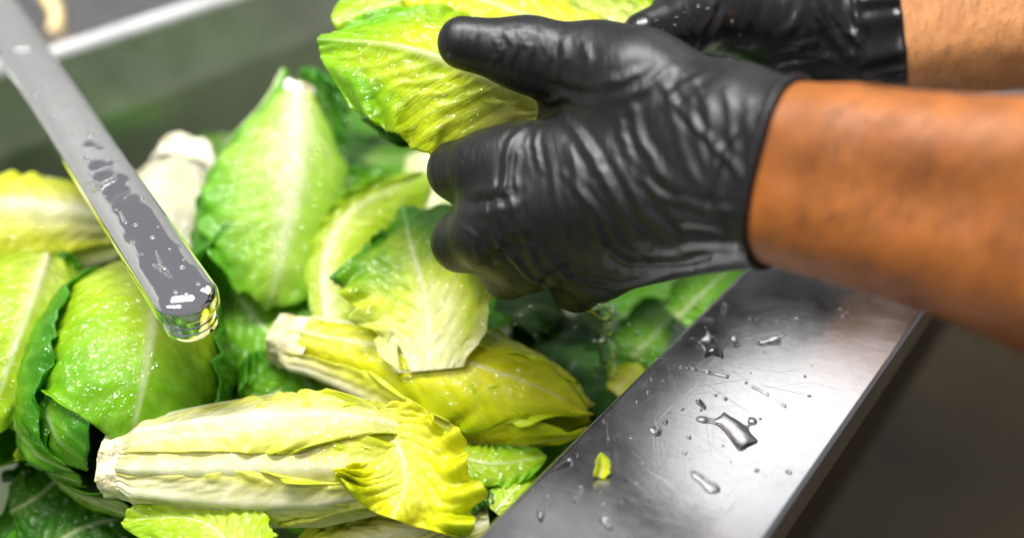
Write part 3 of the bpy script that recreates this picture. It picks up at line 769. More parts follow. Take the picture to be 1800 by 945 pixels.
# ------------------------------------------------------------------ faucet
tipP = P(322, 505, 0.350); backP = P(37, 75, 0.515)
ax = (tipP - backP).normalized()
sideD = ax.cross(UP).normalized(); upD = sideD.cross(ax).normalized()
fau = empty('faucet', backP - ax * 0.18)
tag(fau, 'flat chrome swivel spout dotted with water drops, reaching over the lettuce', 'faucet')
SW, SL = 0.0124, 0.44
def spout_pt(a, b, h):   # a back from the tip, b sideways, h up
    return tipP - ax * a + sideD * b + upD * h
layers = [(0.0040, -0.0105), (0.0012, -0.0102), (0.0, -0.0090), (0.0, -0.0045), (0.0006, -0.0030), (0.0022, -0.0013), (0.0042, -0.0006), (0.0050, -0.0002), (0.0058, 0.0001), (0.0072, 0.0005), (0.0092, 0.0008), (0.0112, 0.0009)]
v = []; f = []; ns = 28
for ins, h in layers:
    r = SW - ins
    ring = [(-math.sin(math.pi * k / ns) * r, math.cos(math.pi * k / ns) * r) for k in range(ns + 1)]
    ring = [(a * 0.92, b) for a, b in ring]
    ring = [(SL, r)] + ring + [(SL, -r)]
    for a, b in ring: v.append(spout_pt(a, b, h))
m = ns + 3
for i in range(len(layers) - 1):
    for k in range(m - 1):
        f.append((i * m + k, i * m + k + 1, (i + 1) * m + k + 1, (i + 1) * m + k))
f.append(tuple(range(m))[::-1]); f.append(tuple((len(layers) - 1) * m + k for k in range(m)))
sp = mesh_obj('spout', v, f, CHROME, fau)
mod = sp.modifiers.new('edges', 'EDGE_SPLIT'); mod.split_angle = math.radians(38)
def lathe(name, c, axis, prof, mat, parent, n=40):
    axis = Vector(axis).normalized(); e1 = axis.orthogonal().normalized(); e2 = axis.cross(e1)
    v = []; f = []
    for r, h in prof:
        for k in range(n):
            a = 2 * math.pi * k / n
            v.append(Vector(c) + axis * h + e1 * (r * math.cos(a)) + e2 * (r * math.sin(a)))
    for i in range(len(prof) - 1):
        for k in range(n):
            f.append((i * n + k, i * n + (k + 1) % n, (i + 1) * n + (k + 1) % n, (i + 1) * n + k))
    f.append(tuple(range(n))[::-1]); f.append(tuple((len(prof) - 1) * n + k for k in range(n)))
    o = mesh_obj(name, v, f, mat, parent)
    mo = o.modifiers.new('edges', 'EDGE_SPLIT'); mo.split_angle = math.radians(38)
    return o
ac = spout_pt(0.001, 0, 0)
aer = lathe('aerator', ac, -upD, [(0.0110, 0.0098), (0.0110, 0.0118), (0.0098, 0.0128), (0.0098, 0.0165), (0.0103, 0.0170), (0.0103, 0.0190), (0.0094, 0.0206), (0.0074, 0.0208)], CHROME, fau)
lathe('aerator_ring', ac, -upD, [(0.0099, 0.0135), (0.0104, 0.0138), (0.0104, 0.0146), (0.0099, 0.0149)], CHROME, aer)
bb = spout_pt(SL - 0.02, 0, 0)
lathe('faucet_body', (bb.x, bb.y, RIM - 0.012), UP, [(0.030, 0), (0.030, 0.006), (0.021, 0.010), (0.021, bb.z - RIM + 0.02), (0.017, bb.z - RIM + 0.026)], CHROME, fau)

# cream hose loop hanging behind the spout
hp = spline([P(20, -120, 0.75), P(65, -30, 0.74), P(98, 20, 0.735), P(96, 55, 0.73), P(75, 72, 0.73), P(30, 70, 0.74), P(-60, 30, 0.76)], np.linspace(0, 1, 50))
hv = []; hf = []
for i in range(50):
    T = unit(hp[min(i + 1, 49)] - hp[max(i - 1, 0)]); e1 = unit(np.cross(T, npv((0.2, 0.5, 0.9)))); e2 = np.cross(T, e1)
    for k in range(14):
        a = 2 * math.pi * k / 14
        hv.append(hp[i] + 0.0062 * (math.cos(a) * e1 + math.sin(a) * e2))
for i in range(49):
    for k in range(14): hf.append((i * 14 + k, i * 14 + (k + 1) % 14, i * 14 + 14 + (k + 1) % 14, i * 14 + 14 + k))
hose = mesh_obj('hose', np.array(hv), hf, plain('cream_hose', (0.62, 0.46, 0.20), 0.4, 0.12, 60))
tag(hose, 'cream coloured hose loop hanging behind the chrome spout at the back rim', 'hose')

# ------------------------------------------------------------------ the person's gloved hands and forearms
person = empty('person', P(1400, 308, 0.299))
tag(person, 'two tanned forearms in black disposable gloves holding lettuce over the sink', 'person')
def blend(p, prims):
    d = None
    for a, b, ra, rb, k in prims:
        e = capsule(p, a, b, ra, rb)
        d = e if d is None else smin(d, e, k)
    return d
def bounds(prims, pad=0.006):
    lo = np.full(3, 1e9); hi = -lo
    for a, b, ra, rb, k in prims:
        for q, r in ((a, ra), (b, rb)):
            lo = np.minimum(lo, npv(q) - r - pad); hi = np.maximum(hi, npv(q) + r + pad)
    return lo, hi
def chain(pts, radii, k):
    return [(pts[i], pts[i + 1], radii[i], radii[i + 1], k) for i in range(len(pts) - 1)]

WR = P(1400, 308, 0.299); FA = P(1800, 384, 0.257)
armd = (FA - WR).normalized()
W2 = WR - armd * 0.012
up_arm = (P(1400, 200, 0.299) - WR); up_arm = (up_arm - armd * up_arm.dot(armd)).normalized()
dz = lambda p, d: p
hand = []
# wrist, two parallel cords so the section is an ellipse
for sgn, rr in ((1, 0.0205), (-1, 0.0205)):
    hand += [(WR + up_arm * 0.0105 * sgn + armd * 0.02, WR + up_arm * 0.0105 * sgn - armd * 0.02, rr + 0.0005, rr, 0.012)]
MC = {'index': P(905, 288, 0.358), 'middle': P(910, 372, 0.354), 'ring': P(960, 430, 0.358), 'pinky': P(1050, 472, 0.363)}
CB = {'index': P(1270, 235, 0.322), 'middle': P(1280, 290, 0.316), 'ring': P(1285, 345, 0.317), 'pinky': P(1290, 385, 0.320)}
for n, ra, rb in (('index', 0.0166, 0.0140), ('middle', 0.017, 0.0145), ('ring', 0.0162, 0.0135), ('pinky', 0.0148, 0.0115)):
    hand.append((CB[n], MC[n], ra, rb, 0.014))
hand.append((P(1120, 300, 0.352), P(1010, 330, 0.378), 0.018, 0.016, 0.012))
# thumb: root, two phalanges
hand += chain([P(1265, 215, 0.322), P(1120, 148, 0.338), P(1045, 118, 0.347)], [0.0190, 0.0175, 0.0150], 0.014)
hand += chain([P(1045, 118, 0.349), P(930, 97, 0.353), P(815, 76, 0.352)], [0.0155, 0.0128, 0.0102], 0.009)
hand.append((P(1010, 165, 0.368), P(985, 250, 0.372), 0.010, 0.011, 0.016))     # web
# fingers: out to the knuckle, then folding away behind
FI = {'index': ([MC['index'], P(850, 295, 0.363), P(803, 301, 0.374), P(850, 285, 0.412), P(925, 262, 0.418)], [0.0148, 0.0132, 0.0110, 0.0098, 0.0085]),
      'middle': ([MC['middle'], P(856, 408, 0.361), P(812, 425, 0.374), P(868, 415, 0.414), P(945, 385, 0.420)], [0.0150, 0.0135, 0.0114, 0.0102, 0.0088]),
      'ring': ([MC['ring'], P(925, 456, 0.366), P(893, 476, 0.380), P(945, 455, 0.416), P(1010, 425, 0.422)], [0.0140, 0.0124, 0.0106, 0.0098, 0.0085]),
      'pinky': ([MC['pinky'], P(1015, 502, 0.386), P(1050, 480, 0.415), P(1090, 450, 0.420)], [0.0118, 0.0100, 0.0090, 0.008])}
fingers = [chain(p, r, 0.006) for p, r in FI.values()]
cuff_c, cuff_n = WR - armd * 0.004, armd
def hand_sdf(p, trim=True):
    d = blend(p, hand)
    for fc in fingers:
        d = smin(d, blend(p, fc), 0.008)
    if trim:
        s = (p - npv(cuff_c)) @ npv(cuff_n)
        s = s + 0.0016 * vnoise(p * 45, 31)
        d = d - 0.0014 * np.exp(-((s + 0.0016) / 0.0014) ** 2)
        d = np.maximum(d, s)
    return d
allp = hand + [x for c in fingers for x in c]
lo, hi = bounds(allp)
V, F = surf_nets(hand_sdf, lo, hi, 0.0009)
Nr = grad(hand_sdf, V)
def to_px(V):
    q = V - npv(EYE)
    z = q[:, 1] * CP - q[:, 2] * SP
    return np.stack([900 + FPX * q[:, 0] / z, 472.5 + FPX * (-(q[:, 2] * CP + q[:, 1] * SP)) / z], 1), z
PX, PZ = to_px(V)
front = (Nr * unit(npv(EYE) - V)).sum(1) > 0.05
def on_surface(V, Nr, PX, front, pts):
    """lift a traced fold onto the modelled surface: its 3-D points"""
    out = []
    idx = np.where(front)[0]
    dep = np.linalg.norm(V - npv(EYE), axis=1)
    def pick(x):
        r2 = ((PX[idx] - x) ** 2).sum(1)
        near = np.where(r2 < 81)[0]
        return V[idx[near[np.argmin(dep[idx[near]])]]] if len(near) else V[idx[np.argmin(r2)]]
    for i in range(len(pts) - 1):
        for t in (0, 0.25, 0.5, 0.75):
            x = npv(pts[i]) * (1 - t) + npv(pts[i + 1]) * t
            out.append(pick(x))
    out.append(pick(npv(pts[-1])))
    return out
def add_folds(V, Nr, PX, front, folds, disp):
    for pts, amp, wid in folds:
        line = on_surface(V, Nr, PX, front, pts)
        d, q = polydist(V, line)
        fade = np.sin(np.pi * np.clip(q, 0.04, 0.96)) ** 0.6
        disp += amp * fade * (np.exp(0.45 - np.sqrt((d / (0.62 * wid)) ** 2 + 0.2)) - 0.50 * np.exp(-((d - 1.9 * wid) / (0.9 * wid)) ** 2))
    return disp
mm = 0.001
FOLDS = [
 ([(925, 205), (890, 250), (880, 330), (912, 405), (940, 478)], 1.1, 2.0), ([(940, 215), (935, 260), (950, 300)], 0.7, 1.5), ([(905, 240), (898, 300), (905, 350)], 0.6, 1.4),
 ([(965, 172), (1020, 244), (1053, 305), (1078, 356), (1124, 432)], 1.3, 2.4), ([(1080, 205), (1092, 240), (1106, 280)], 0.9, 2.2), ([(1000, 250), (1010, 330), (1050, 420), (1060, 480)], 0.9, 2.2),
 ([(960, 250), (970, 350), (1000, 450)], 0.6, 2.0), ([(1100, 170), (1115, 230), (1150, 300), (1185, 332)], 1.2, 2.4), ([(1165, 140), (1178, 210), (1200, 290), (1230, 340)], 0.8, 2.0),
 ([(1200, 160), (1222, 230), (1232, 300), (1235, 370)], 0.7, 1.6), ([(1237, 170), (1248, 250), (1250, 330), (1265, 400)], 1.2, 2.2), ([(1275, 150), (1280, 230), (1290, 320), (1310, 400)], 0.6, 1.5),
 ([(1310, 160), (1312, 240), (1320, 340), (1345, 420)], 0.5, 1.4), ([(1080, 284), (1126, 381), (1192, 432), (1283, 430), (1340, 440)], 1.5, 2.6), ([(1030, 420), (1100, 470), (1190, 470), (1260, 450)], 1.2, 2.4),
 ([(940, 440), (1000, 500), (1090, 515), (1180, 490)], 1.0, 2.2), ([(1140, 330), (1180, 390), (1260, 400)], 1.0, 2.2), ([(850, 400), (880, 440), (930, 500)], 0.8, 1.8), ([(880, 440), (920, 490), (1000, 530)], 0.7, 1.6),
 ([(840, 340), (850, 380), (870, 440)], 0.7, 1.8), ([(1000, 165), (960, 185), (935, 182)], 0.8, 1.8), ([(1040, 170), (990, 160), (950, 150)], -1.2, 2.2), ([(1130, 120), (1090, 135), (1040, 150)], 0.9, 2.4), ([(1180, 110), (1130, 150), (1080, 170)], 0.9, 2.6),
 ([(1240, 120), (1190, 150), (1150, 200)], 0.9, 2.4), ([(865, 60), (872, 90), (862, 120)], 0.8, 1.3), ([(885, 50), (900, 75), (890, 120)], 0.8, 1.5), ([(905, 45), (925, 80), (920, 130)], 0.7, 1.5), ([(835, 45), (826, 75), (832, 110)], 0.4, 1.2),
 ([(945, 50), (960, 90), (950, 130)], 0.6, 1.8), ([(990, 55), (985, 100), (960, 140)], 0.6, 2.0), ([(1020, 60), (1030, 100), (1010, 150)], 0.7, 2.2), ([(790, 265), (800, 290), (795, 330)], 0.3, 1.2),
 ([(800, 395), (830, 420), (835, 465)], 0.6, 1.5),
 ([(803, 352), (850, 352), (905, 335)], -1.7, 2.6), ([(838, 478), (870, 452), (920, 425)], -1.7, 2.6), ([(944, 524), (970, 492), (1020, 462)], -1.6, 2.6),
 ([(1150, 130), (1215, 215), (1290, 300), (1340, 395)], 0.9, 1.6), ([(1325, 185), (1265, 255), (1238, 340)], 0.8, 1.5), ([(1100, 300), (1160, 350), (1240, 372), (1330, 380)], 0.8, 1.6),
 ([(980, 300), (1040, 370), (1090, 440), (1150, 475)], 0.8, 1.6), ([(1210, 395), (1270, 415), (1345, 410)], 0.8, 1.4),
]
FOLDS = [(p, a * mm * 0.72, w * mm * 0.8) for p, a, w in FOLDS]
disp = np.zeros(len(V))
disp = add_folds(V, Nr, PX, front, FOLDS, disp)
# stretched random puckers, running across the hand
def puckers(V, along, amp, fa, fb, seed, warp=0.35):
    a = npv(along.normalized()); s = V @ a
    perp = V - s[:, None] * a
    w = vnoise(perp * 40 + s[:, None] * 12, seed + 8)
    q = np.concatenate([(s * fa + warp * 4 * w)[:, None], perp[:, :1] * fb, perp[:, 2:] * fb], 1)
    n = vnoise(q, seed)
    return amp * (1 - 2 * np.abs(n)) * (0.45 + 0.55 * vnoise(V * 28, seed + 3))
dist_tip = np.clip((PX[:, 0] - 800) / 350, 0, 1)
acr = P(1150, 250, 0.345) - P(1000, 320, 0.352)
disp += puckers(V, acr, 0.00026, 165, 13, 3, 0.25) * (0.35 + 0.65 * dist_tip) + 0.00010 * fbm(V * 160, 5, 2)
sc_ = (V - npv(cuff_c)) @ npv(cuff_n)
disp *= np.clip(-sc_ / 0.006, 0, 1)
V2 = V + Nr * disp[:, None]
glove = mesh_obj('glove', V2, F, GLOVE, person)
tag(glove, 'black glove with thumb on top of the lettuce')
HAIR = plain('dark_hair', (0.025, 0.014, 0.009), 0.5)
def arm_hair(AV, AN, origin, along, up, count, parent, seed, s0=0.006, s1=0.12):
    """fine dark hairs lying along a forearm"""
    rs = np.random.RandomState(seed)
    facing = (AN * unit(npv(EYE) - AV)).sum(1)
    s_ = (AV - npv(origin)) @ npv(along)
    cand = np.where((facing > -0.2) & (s_ > s0) & (s_ < s1))[0]
    hv = []; hf = []
    for i in rs.choice(cand, count):
        p = AV[i] + rs.uniform(-.0015, .0015, 3); n = AN[i]
        d = unit(npv(up) * -0.75 - npv(along) * 0.55 + rs.uniform(-.45, .45, 3)); d = unit(d - n * (d @ n) * 0.9 + n * 0.12)
        Lh = rs.uniform(0.004, 0.010); w = 0.00009; sd = unit(np.cross(d, n)); bend = rs.uniform(-.35, .35)
        b0 = len(hv)
        for k in range(4):
            t = k / 3; c = p + d * Lh * t + sd * bend * Lh * t * t + n * 0.0012 * math.sin(t * 2.6)
            ww = w * (1 - 0.8 * t)
            hv += [c + sd * ww, c - sd * 0.5 * ww + n * ww, c - sd * 0.5 * ww - n * ww]
        for k in range(3):
            for q in range(3):
                a = b0 + k * 3 + q; b = b0 + k * 3 + (q + 1) % 3
                hf.append((a, b, b + 3, a + 3))
    hair = mesh_obj('arm_hair', np.array(hv), hf, HAIR, parent)
    hair['kind'] = 'stuff'
# near forearm
arm = []
for sgn in (1, -1):
    arm.append((WR + up_arm * 0.0108 * sgn - armd * 0.016, WR + up_arm * 0.0135 * sgn + armd * 0.085, 0.0192, 0.0208, 0.014))
    arm.append((WR + up_arm * 0.0135 * sgn + armd * 0.085, WR + up_arm * 0.016 * sgn + armd * 0.20, 0.0208, 0.028, 0.014))
f_arm = lambda p: blend(p, arm)
lo, hi = bounds(arm)
AV, AF = surf_nets(f_arm, lo, hi, 0.0028)
AN = grad(f_arm, AV)
AV = AV + AN * (0.0011 * fbm(AV * 45, 9, 3))[:, None]
fore1 = mesh_obj('forearm', AV, AF, SKIN_NEAR, person)
arm_hair(AV, AN, WR, armd, up_arm, 1300, fore1, 6, 0.012, 0.15)

# far hand
WR2 = P(1560, 50, 0.4526); FA2 = P(1800, 8, 0.4388)
armd2 = (FA2 - WR2).normalized()
up2 = P(1560, -60, 0.4526) - WR2; up2 = (up2 - armd2 * up2.dot(armd2)).normalized()
hand2 = []
for sgn in (1, -1):
    hand2.append((WR2 + up2 * 0.012 * sgn + armd2 * 0.012, WR2 + up2 * 0.012 * sgn - armd2 * 0.03, 0.0265, 0.0245, 0.012))
hand2 += [(P(1470, 10, 0.4558), P(1330, -20, 0.4526), 0.026, 0.020, 0.016), (P(1470, 80, 0.4558), P(1360, 82, 0.4516), 0.025, 0.017, 0.016),
          (P(1470, -60, 0.4686), P(1310, -110, 0.4686), 0.022, 0.014, 0.016)]
hand2 += chain([P(1380, 40, 0.4452), P(1270, 30, 0.4388), P(1200, 42, 0.4180), P(1132, 62, 0.4020)], [0.021, 0.0160, 0.0138, 0.0102], 0.008)
fing2 = [chain([P(1320, -100, 0.4686), P(1210, -130, 0.4846), P(1110, -110, 0.4899), P(1030, -80, 0.4846)], [0.0125, 0.0105, 0.0095, 0.008], 0.004),
         chain([P(1340, -40, 0.4771), P(1220, -90, 0.4984), P(1100, -60, 0.5048), P(1020, -30, 0.4984)], [0.0125, 0.0105, 0.0095, 0.008], 0.004),
         chain([P(1350, 20, 0.4814), P(1250, 70, 0.4984), P(1150, 95, 0.5048), P(1050, 80, 0.4984)], [0.0125, 0.0105, 0.0095, 0.008], 0.004),
         chain([P(1370, 80, 0.4814), P(1280, 130, 0.4952), P(1200, 150, 0.5005), P(1110, 150, 0.4952)], [0.0115, 0.0095, 0.0085, 0.0075], 0.004)]
cuff2 = WR2 + armd2 * 0.002; 
def hand2_sdf(p):
    d = blend(p, hand2)
    for fc in fing2: d = smin(d, blend(p, fc), 0.0035)
    s = (p - npv(cuff2)) @ npv(armd2)
    a = np.arctan2((p - npv(cuff2)) @ npv(np.cross(npv(armd2), npv(up2))), (p - npv(cuff2)) @ npv(up2))
    d = d - 0.0016 * np.exp(-((s + 0.021) / 0.0016) ** 2) - 0.0007 * np.exp(-((s + 0.0012) / 0.0012) ** 2)
    band = sstep(-0.024, -0.016, s)
    d = d - band * (0.0006 + 0.0008 * np.sin(a * 19 + 2 * np.sin(a * 5)))
    return np.maximum(d, s)
allp2 = hand2 + [x for c in fing2 for x in c]
lo, hi = bounds(allp2)
hi[2] = min(hi[2], P(1400, -260, 0.42).z)
V, F = surf_nets(hand2_sdf, lo, hi, 0.0013)
Nr = grad(hand2_sdf, V)
PX, PZ = to_px(V); front = (Nr * unit(npv(EYE) - V)).sum(1) > 0.05
FOLDS2 = [([(1275, 2), (1262, 45), (1232, 95)], -2.0, 2.0), ([(1440, 2), (1455, 40), (1480, 70), (1505, 120)], 1.6, 2.0), ([(1465, 2), (1490, 50), (1510, 100)], 1.5, 2.0), ([(1420, 10), (1400, 50), (1370, 75)], 1.0, 2.2),
          ([(1375, 92), (1420, 85), (1445, 75)], 1.3, 1.4), ([(1340, 125), (1400, 110), (1450, 108), (1490, 115)], 0.9, 1.8), ([(1220, 10), (1225, 40), (1220, 70)], 0.6, 1.3), ([(1238, 5), (1243, 40), (1235, 75)], 0.6, 1.3),
          ([(1330, 5), (1320, 40), (1300, 80)], 0.7, 2.2), ([(1360, 5), (1355, 50), (1340, 90)], 0.6, 2.2), ([(1430, 30), (1440, 70), (1436, 110)], 0.8, 1.6), ([(1200, 25), (1206, 50), (1200, 75)], 0.5, 1.2)]
disp = add_folds(V, Nr, PX, front, [(p, a * mm, w * mm) for p, a, w in FOLDS2], np.zeros(len(V)))
s_ = (V - npv(cuff2)) @ npv(armd2)
disp += puckers(V, armd2, 0.00040, 130, 25, 13) * np.clip(-(s_ + 0.02) / 0.01, 0, 1)
glove2 = mesh_obj('glove', V + Nr * disp[:, None], F, GLOVE_WET, person)
tag(glove2, 'wet black glove with gathered cuff, behind the other hand')
arm2 = []
for sgn in (1, -1):
    arm2.append((WR2 + up2 * 0.0115 * sgn - armd2 * 0.02, WR2 + up2 * 0.0135 * sgn + armd2 * 0.09, 0.0235, 0.0290, 0.014))
    arm2.append((WR2 + up2 * 0.0135 * sgn + armd2 * 0.09, WR2 + up2 * 0.016 * sgn + armd2 * 0.22, 0.0290, 0.036, 0.014))
f_arm2 = lambda p: blend(p, arm2)
lo, hi = bounds(arm2)
AV, AF = surf_nets(f_arm2, lo, hi, 0.0028)
AN = grad(f_arm2, AV)
AV = AV + AN * (0.0007 * fbm(AV * 45, 19, 3))[:, None]
fore2 = mesh_obj('forearm', AV, AF, SKIN_FAR, person)
arm_hair(AV, AN, WR2, armd2, up2, 1100, fore2, 5)

# ------------------------------------------------------------------ drops and splashes
def puddle(name, frame, blobs, height, label, group=None, h=0.0006, mat=None):
    """water lying on a surface: rounded union of flat blobs; frame(x, y, z) -> world, blobs are (x0, y0, x1, y1, r0, r1) in metres"""
    B = [(npv((a, b, 0)), npv((c, d, 0)), r0, r1) for a, b, c, d, r0, r1 in blobs]
    rm = max(max(b[2], b[3]) for b in B)
    sq = height / rm
    def sdf(p):
        d = None
        for a, b, r0, r1 in B:
            ba = b - a + npv((1e-6, 0, 0))
            t = np.clip(((p[:, :2] - a[:2]) @ ba[:2]) / (ba[:2] @ ba[:2]), 0, 1)
            r = r0 + (r1 - r0) * t
            w = p[:, :2] - a[:2] - t[:, None] * ba[:2]
            e = np.sqrt((w ** 2).sum(1) + (p[:, 2] / (2 * sq) + 0.5 * r) ** 2) - r
            d = e if d is None else smin(d, e, 0.0028 if rm > 0.0035 else 0.0016 if rm > 0.002 else 0.0006)
        return np.maximum(d * min(1, sq * 2), -p[:, 2] + 0.00002)
    lo = np.min([np.minimum(a, b) - max(r0, r1) for a, b, r0, r1 in B], 0) - 0.0015; hi = np.max([np.maximum(a, b) + max(r0, r1) for a, b, r0, r1 in B], 0) + 0.0015
    lo[2] = -0.0008; hi[2] = height + 0.0008
    V, F = surf_nets(sdf, lo, hi, h)
    V = np.array([list(frame(*x)) for x in V])
    o = mesh_obj(name, V, F, mat or DROP)
    return tag(o, label, 'water drop', group)
def rim_frame(px, py):
    c = PH(px, py, 0.0002)
    return lambda x, y, z: c + Vector((x, y, z))
def px_off(c, p):
    a, b = PH(*c, 0), PH(*p, 0)
    return (b - a).x, (b - a).y
def traced(name, c, segs, height, label, group=None, h=0.0006):
    bl = []
    for p0, p1, r0, r1 in segs:
        x0, y0 = px_off(c, p0); x1, y1 = px_off(c, p1)
        bl.append((x0, y0, x1, y1, r0 * mm * 1.15, r1 * mm * 1.15))
    return puddle(name, rim_frame(*c), bl, height * mm, label, group, min(h, 0.0004))
traced('water_puddle', (1290, 752), [((1290, 752), (1305, 768), 4.6, 4.2), ((1285, 745), (1235, 736), 2.6, 1.2), ((1235, 736), (1192, 731), 1.2, 0.5), ((1275, 735), (1272, 722), 2.6, 0.9), ((1310, 772), (1338, 776), 2.4, 0.8), ((1300, 765), (1302, 785), 3.4, 2.0), ((1316, 750), (1322, 738), 0.9, 1.2), ((1322, 738), (1332, 743), 1.2, 0.7)],
       1.5, 'largest splash of water with a long thin tail on the steel rim')
traced('water_puddle', (1250, 607), [((1248, 600), (1256, 612), 3.4, 3.4), ((1248, 600), (1243, 580), 2.0, 0.9), ((1240, 602), (1226, 600), 2.2, 0.8), ((1258, 615), (1272, 628), 2.4, 1.0), ((1248, 612), (1240, 625), 2.4, 1.4)], 1.5, 'star shaped puddle on the rim near the inner edge')
traced('water_puddle', (1355, 596), [((1340, 602), (1362, 597), 1.8, 2.4), ((1362, 597), (1382, 585), 2.2, 0.9), ((1340, 602), (1325, 596), 1.4, 0.7), ((1362, 600), (1372, 604), 1.6, 0.8)], 1.3, 'flat winged puddle on the rim closest to the wrist')
traced('water_puddle', (1293, 600), [((1291, 598), (1295, 606), 1.9, 1.7), ((1292, 596), (1288, 588), 1.3, 0.6)], 1.2, 'small teardrop puddle beside the star shaped one on the rim')
traced('water_streak', (1236, 652), [((1196, 645), (1220, 648), 0.9, 0.7), ((1220, 648), (1245, 653), 0.7, 0.8), ((1245, 653), (1279, 661), 0.8, 0.9)], 0.8, 'thin straight streak of water across the rim below the star puddle', h=0.0004)
traced('water_streak', (1365, 702), [((1322, 678), (1350, 692), 0.9, 0.7), ((1350, 692), (1380, 712), 0.7, 0.8), ((1380, 712), (1412, 732), 0.7, 0.5)], 0.5, 'faint flattened streak of water on the brightest part of the rim', h=0.0004)
traced('water_puddle', (1245, 850), [((1225, 835), (1250, 855), 2.2, 3.2), ((1250, 855), (1270, 862), 1.8, 0.8), ((1225, 835), (1212, 826), 1.4, 0.7)], 0.7, 'shallow smeared puddle low on the rim')
traced('water_puddle', (1240, 560), [((1228, 560), (1252, 563), 1.5, 1.2)], 0.9, 'oblong flat drop above the star shaped puddle')
traced('water_puddle', (1272, 542), [((1273, 534), (1271, 548), 1.1, 1.4)], 1.1, 'upright bean shaped drop at the top of the rim')
traced('water_puddle', (955, 890), [((962, 872), (952, 900), 1.1, 1.8), ((952, 900), (950, 915), 1.8, 1.0)], 1.0, 'long drop running down the lower end of the rim')
traced('water_puddle', (985, 820), [((975, 825), (1000, 812), 1.4, 2.2)], 0.8, 'wide flat drop in the dark reflection near the inner edge')
traced('water_puddle', (1150, 756), [((1150, 756), (1154, 757), 2.8, 2.8)], 0.8, 'round flat drop at the boundary of the dark reflection')
traced('water_puddle', (1160, 631), [((1155, 630), (1166, 632), 1.3, 1.2)], 1.1, 'dark oval drop right on the inner rim edge')
traced('water_puddle', (1232, 708), [((1228, 704), (1240, 716), 1.4, 0.8)], 1.1, 'slanting drop above the long tail of the largest splash')
traced('water_puddle', (1065, 920), [((1060, 915), (1072, 925), 2.0, 1.6)], 1.2, 'fat drop close to the bottom edge of the rim')
SMALL = [(1275, 700, 1.0), (1258, 694, .8), (1312, 672, .8), (1212, 768, 1.0), (1170, 741, 1.1), (1140, 690, 1.1), (1200, 718, .8), (1330, 826, 1.0), (1386, 828, 1.2), (1020, 856, 1.1), (1010, 880, 1.2), (1055, 865, .7), (1130, 814, .9),
         (1120, 706, .9), (1205, 795, .9), (1222, 890, .8), (1110, 770, .8), (1070, 770, .7), (1195, 593, .9), (1225, 540, .9), (1252, 530, .7), (1318, 560, .8), (1366, 562, .9), (1400, 560, 1.4), (1424, 695, .8), (1415, 660, .7), (1330, 560, .6), (1345, 618, .6),
         (1385, 615, .6), (1015, 800, .8), (1062, 740, .8), (1093, 880, .9), (1180, 870, .6), (1165, 668, .6), (1290, 500, .8), (1310, 490, .6), (1490, 548, .6), (1120, 850, .7), (1140, 900, .7), (935, 860, .8), (905, 925, .8), (1320, 655, .5), (1300, 645, .5), (1460, 600, .5)]
rnd = random.Random(8)
for k in range(34):
    yy = rnd.uniform(490, 930); xl = 1335 - 1.01 * (yy - 445); xr = 1630 - 0.69 * (yy - 540)
    SMALL.append((xl + (xr - xl) * rnd.uniform(0.06, 0.75), yy, rnd.choice((0.35, 0.45, 0.55, 0.7))))
for x, y, r in SMALL:
    e = r * rnd.uniform(0.1, 0.8); a = rnd.uniform(0, 6.3)
    puddle('water_drop', rim_frame(x, y), [(0, 0, e * mm * math.cos(a), e * mm * math.sin(a), r * mm, r * mm * 0.9)], r * 0.75 * mm, 'small round bead of water on the steel rim', 'small water beads on the steel rim', 0.0003)

# water on the spout
def sp_frame(a, b):
    c = spout_pt(a, b, 0.00095 - 0.0009 * min(1, (b / 0.0068) ** 2))
    return lambda x, y, z: c - ax * y + sideD * x + upD * z
def sp_px(px, py):      # where a pixel's ray meets the spout's top plane
    d = (P(px, py, 1) - EYE); k = (tipP - EYE).dot(upD) / d.dot(upD)
    q = EYE + d * k - tipP
    return -q.dot(ax), q.dot(sideD)
def sp_traced(name, c, segs, height, label, group=None, h=0.00045):
    ca, cb = sp_px(*c); bl = []
    for p0, p1, r0, r1 in segs:
        a0, b0 = sp_px(*p0); a1, b1 = sp_px(*p1)
        bl.append((b0 - cb, a0 - ca, b1 - cb, a1 - ca, r0 * mm, r1 * mm))
    return puddle(name, sp_frame(ca, cb), bl, height * mm, label, group, h)
sp_traced('water_puddle', (180, 318), [((152, 325), (175, 328), 1.4, 1.8), ((175, 328), (200, 318), 1.8, 2.0), ((200, 318), (205, 305), 1.6, 0.8), ((160, 318), (150, 300), 1.0, 0.6)], 1.6, 'largest curved puddle halfway along the chrome spout')
sp_traced('water_puddle', (35, 90), [((22, 90), (52, 88), 2.0, 2.2)], 1.6, 'bright puddle at the upper end of the chrome spout')
sp_traced('water_puddle', (68, 165), [((58, 172), (72, 160), 1.5, 1.4), ((72, 160), (80, 148), 1.2, 0.7)], 1.4, 'jagged puddle on the edge of the spout, second from its upper end')
sp_traced('water_puddle', (140, 275), [((138, 262), (150, 280), 1.6, 1.5), ((150, 280), (175, 290), 1.2, 0.7)], 1.3, 'broken puddle just above the largest one on the spout')
sp_traced('water_puddle', (285, 465), [((272, 470), (290, 478), 1.2, 1.8), ((290, 478), (300, 490), 1.6, 0.9), ((285, 470), (275, 445), 1.1, 0.6)], 1.4, 'splayed puddle close to the rounded spout end')
sp_traced('water_puddle', (215, 385), [((212, 375), (220, 392), 0.9, 1.2)], 1.1, 'narrow drop below the largest puddle on the spout')
sp_traced('water_streak', (230, 345), [((220, 350), (236, 341), 0.6, 0.5)], 0.7, 'short dash of water on the middle of the spout', h=0.0003)
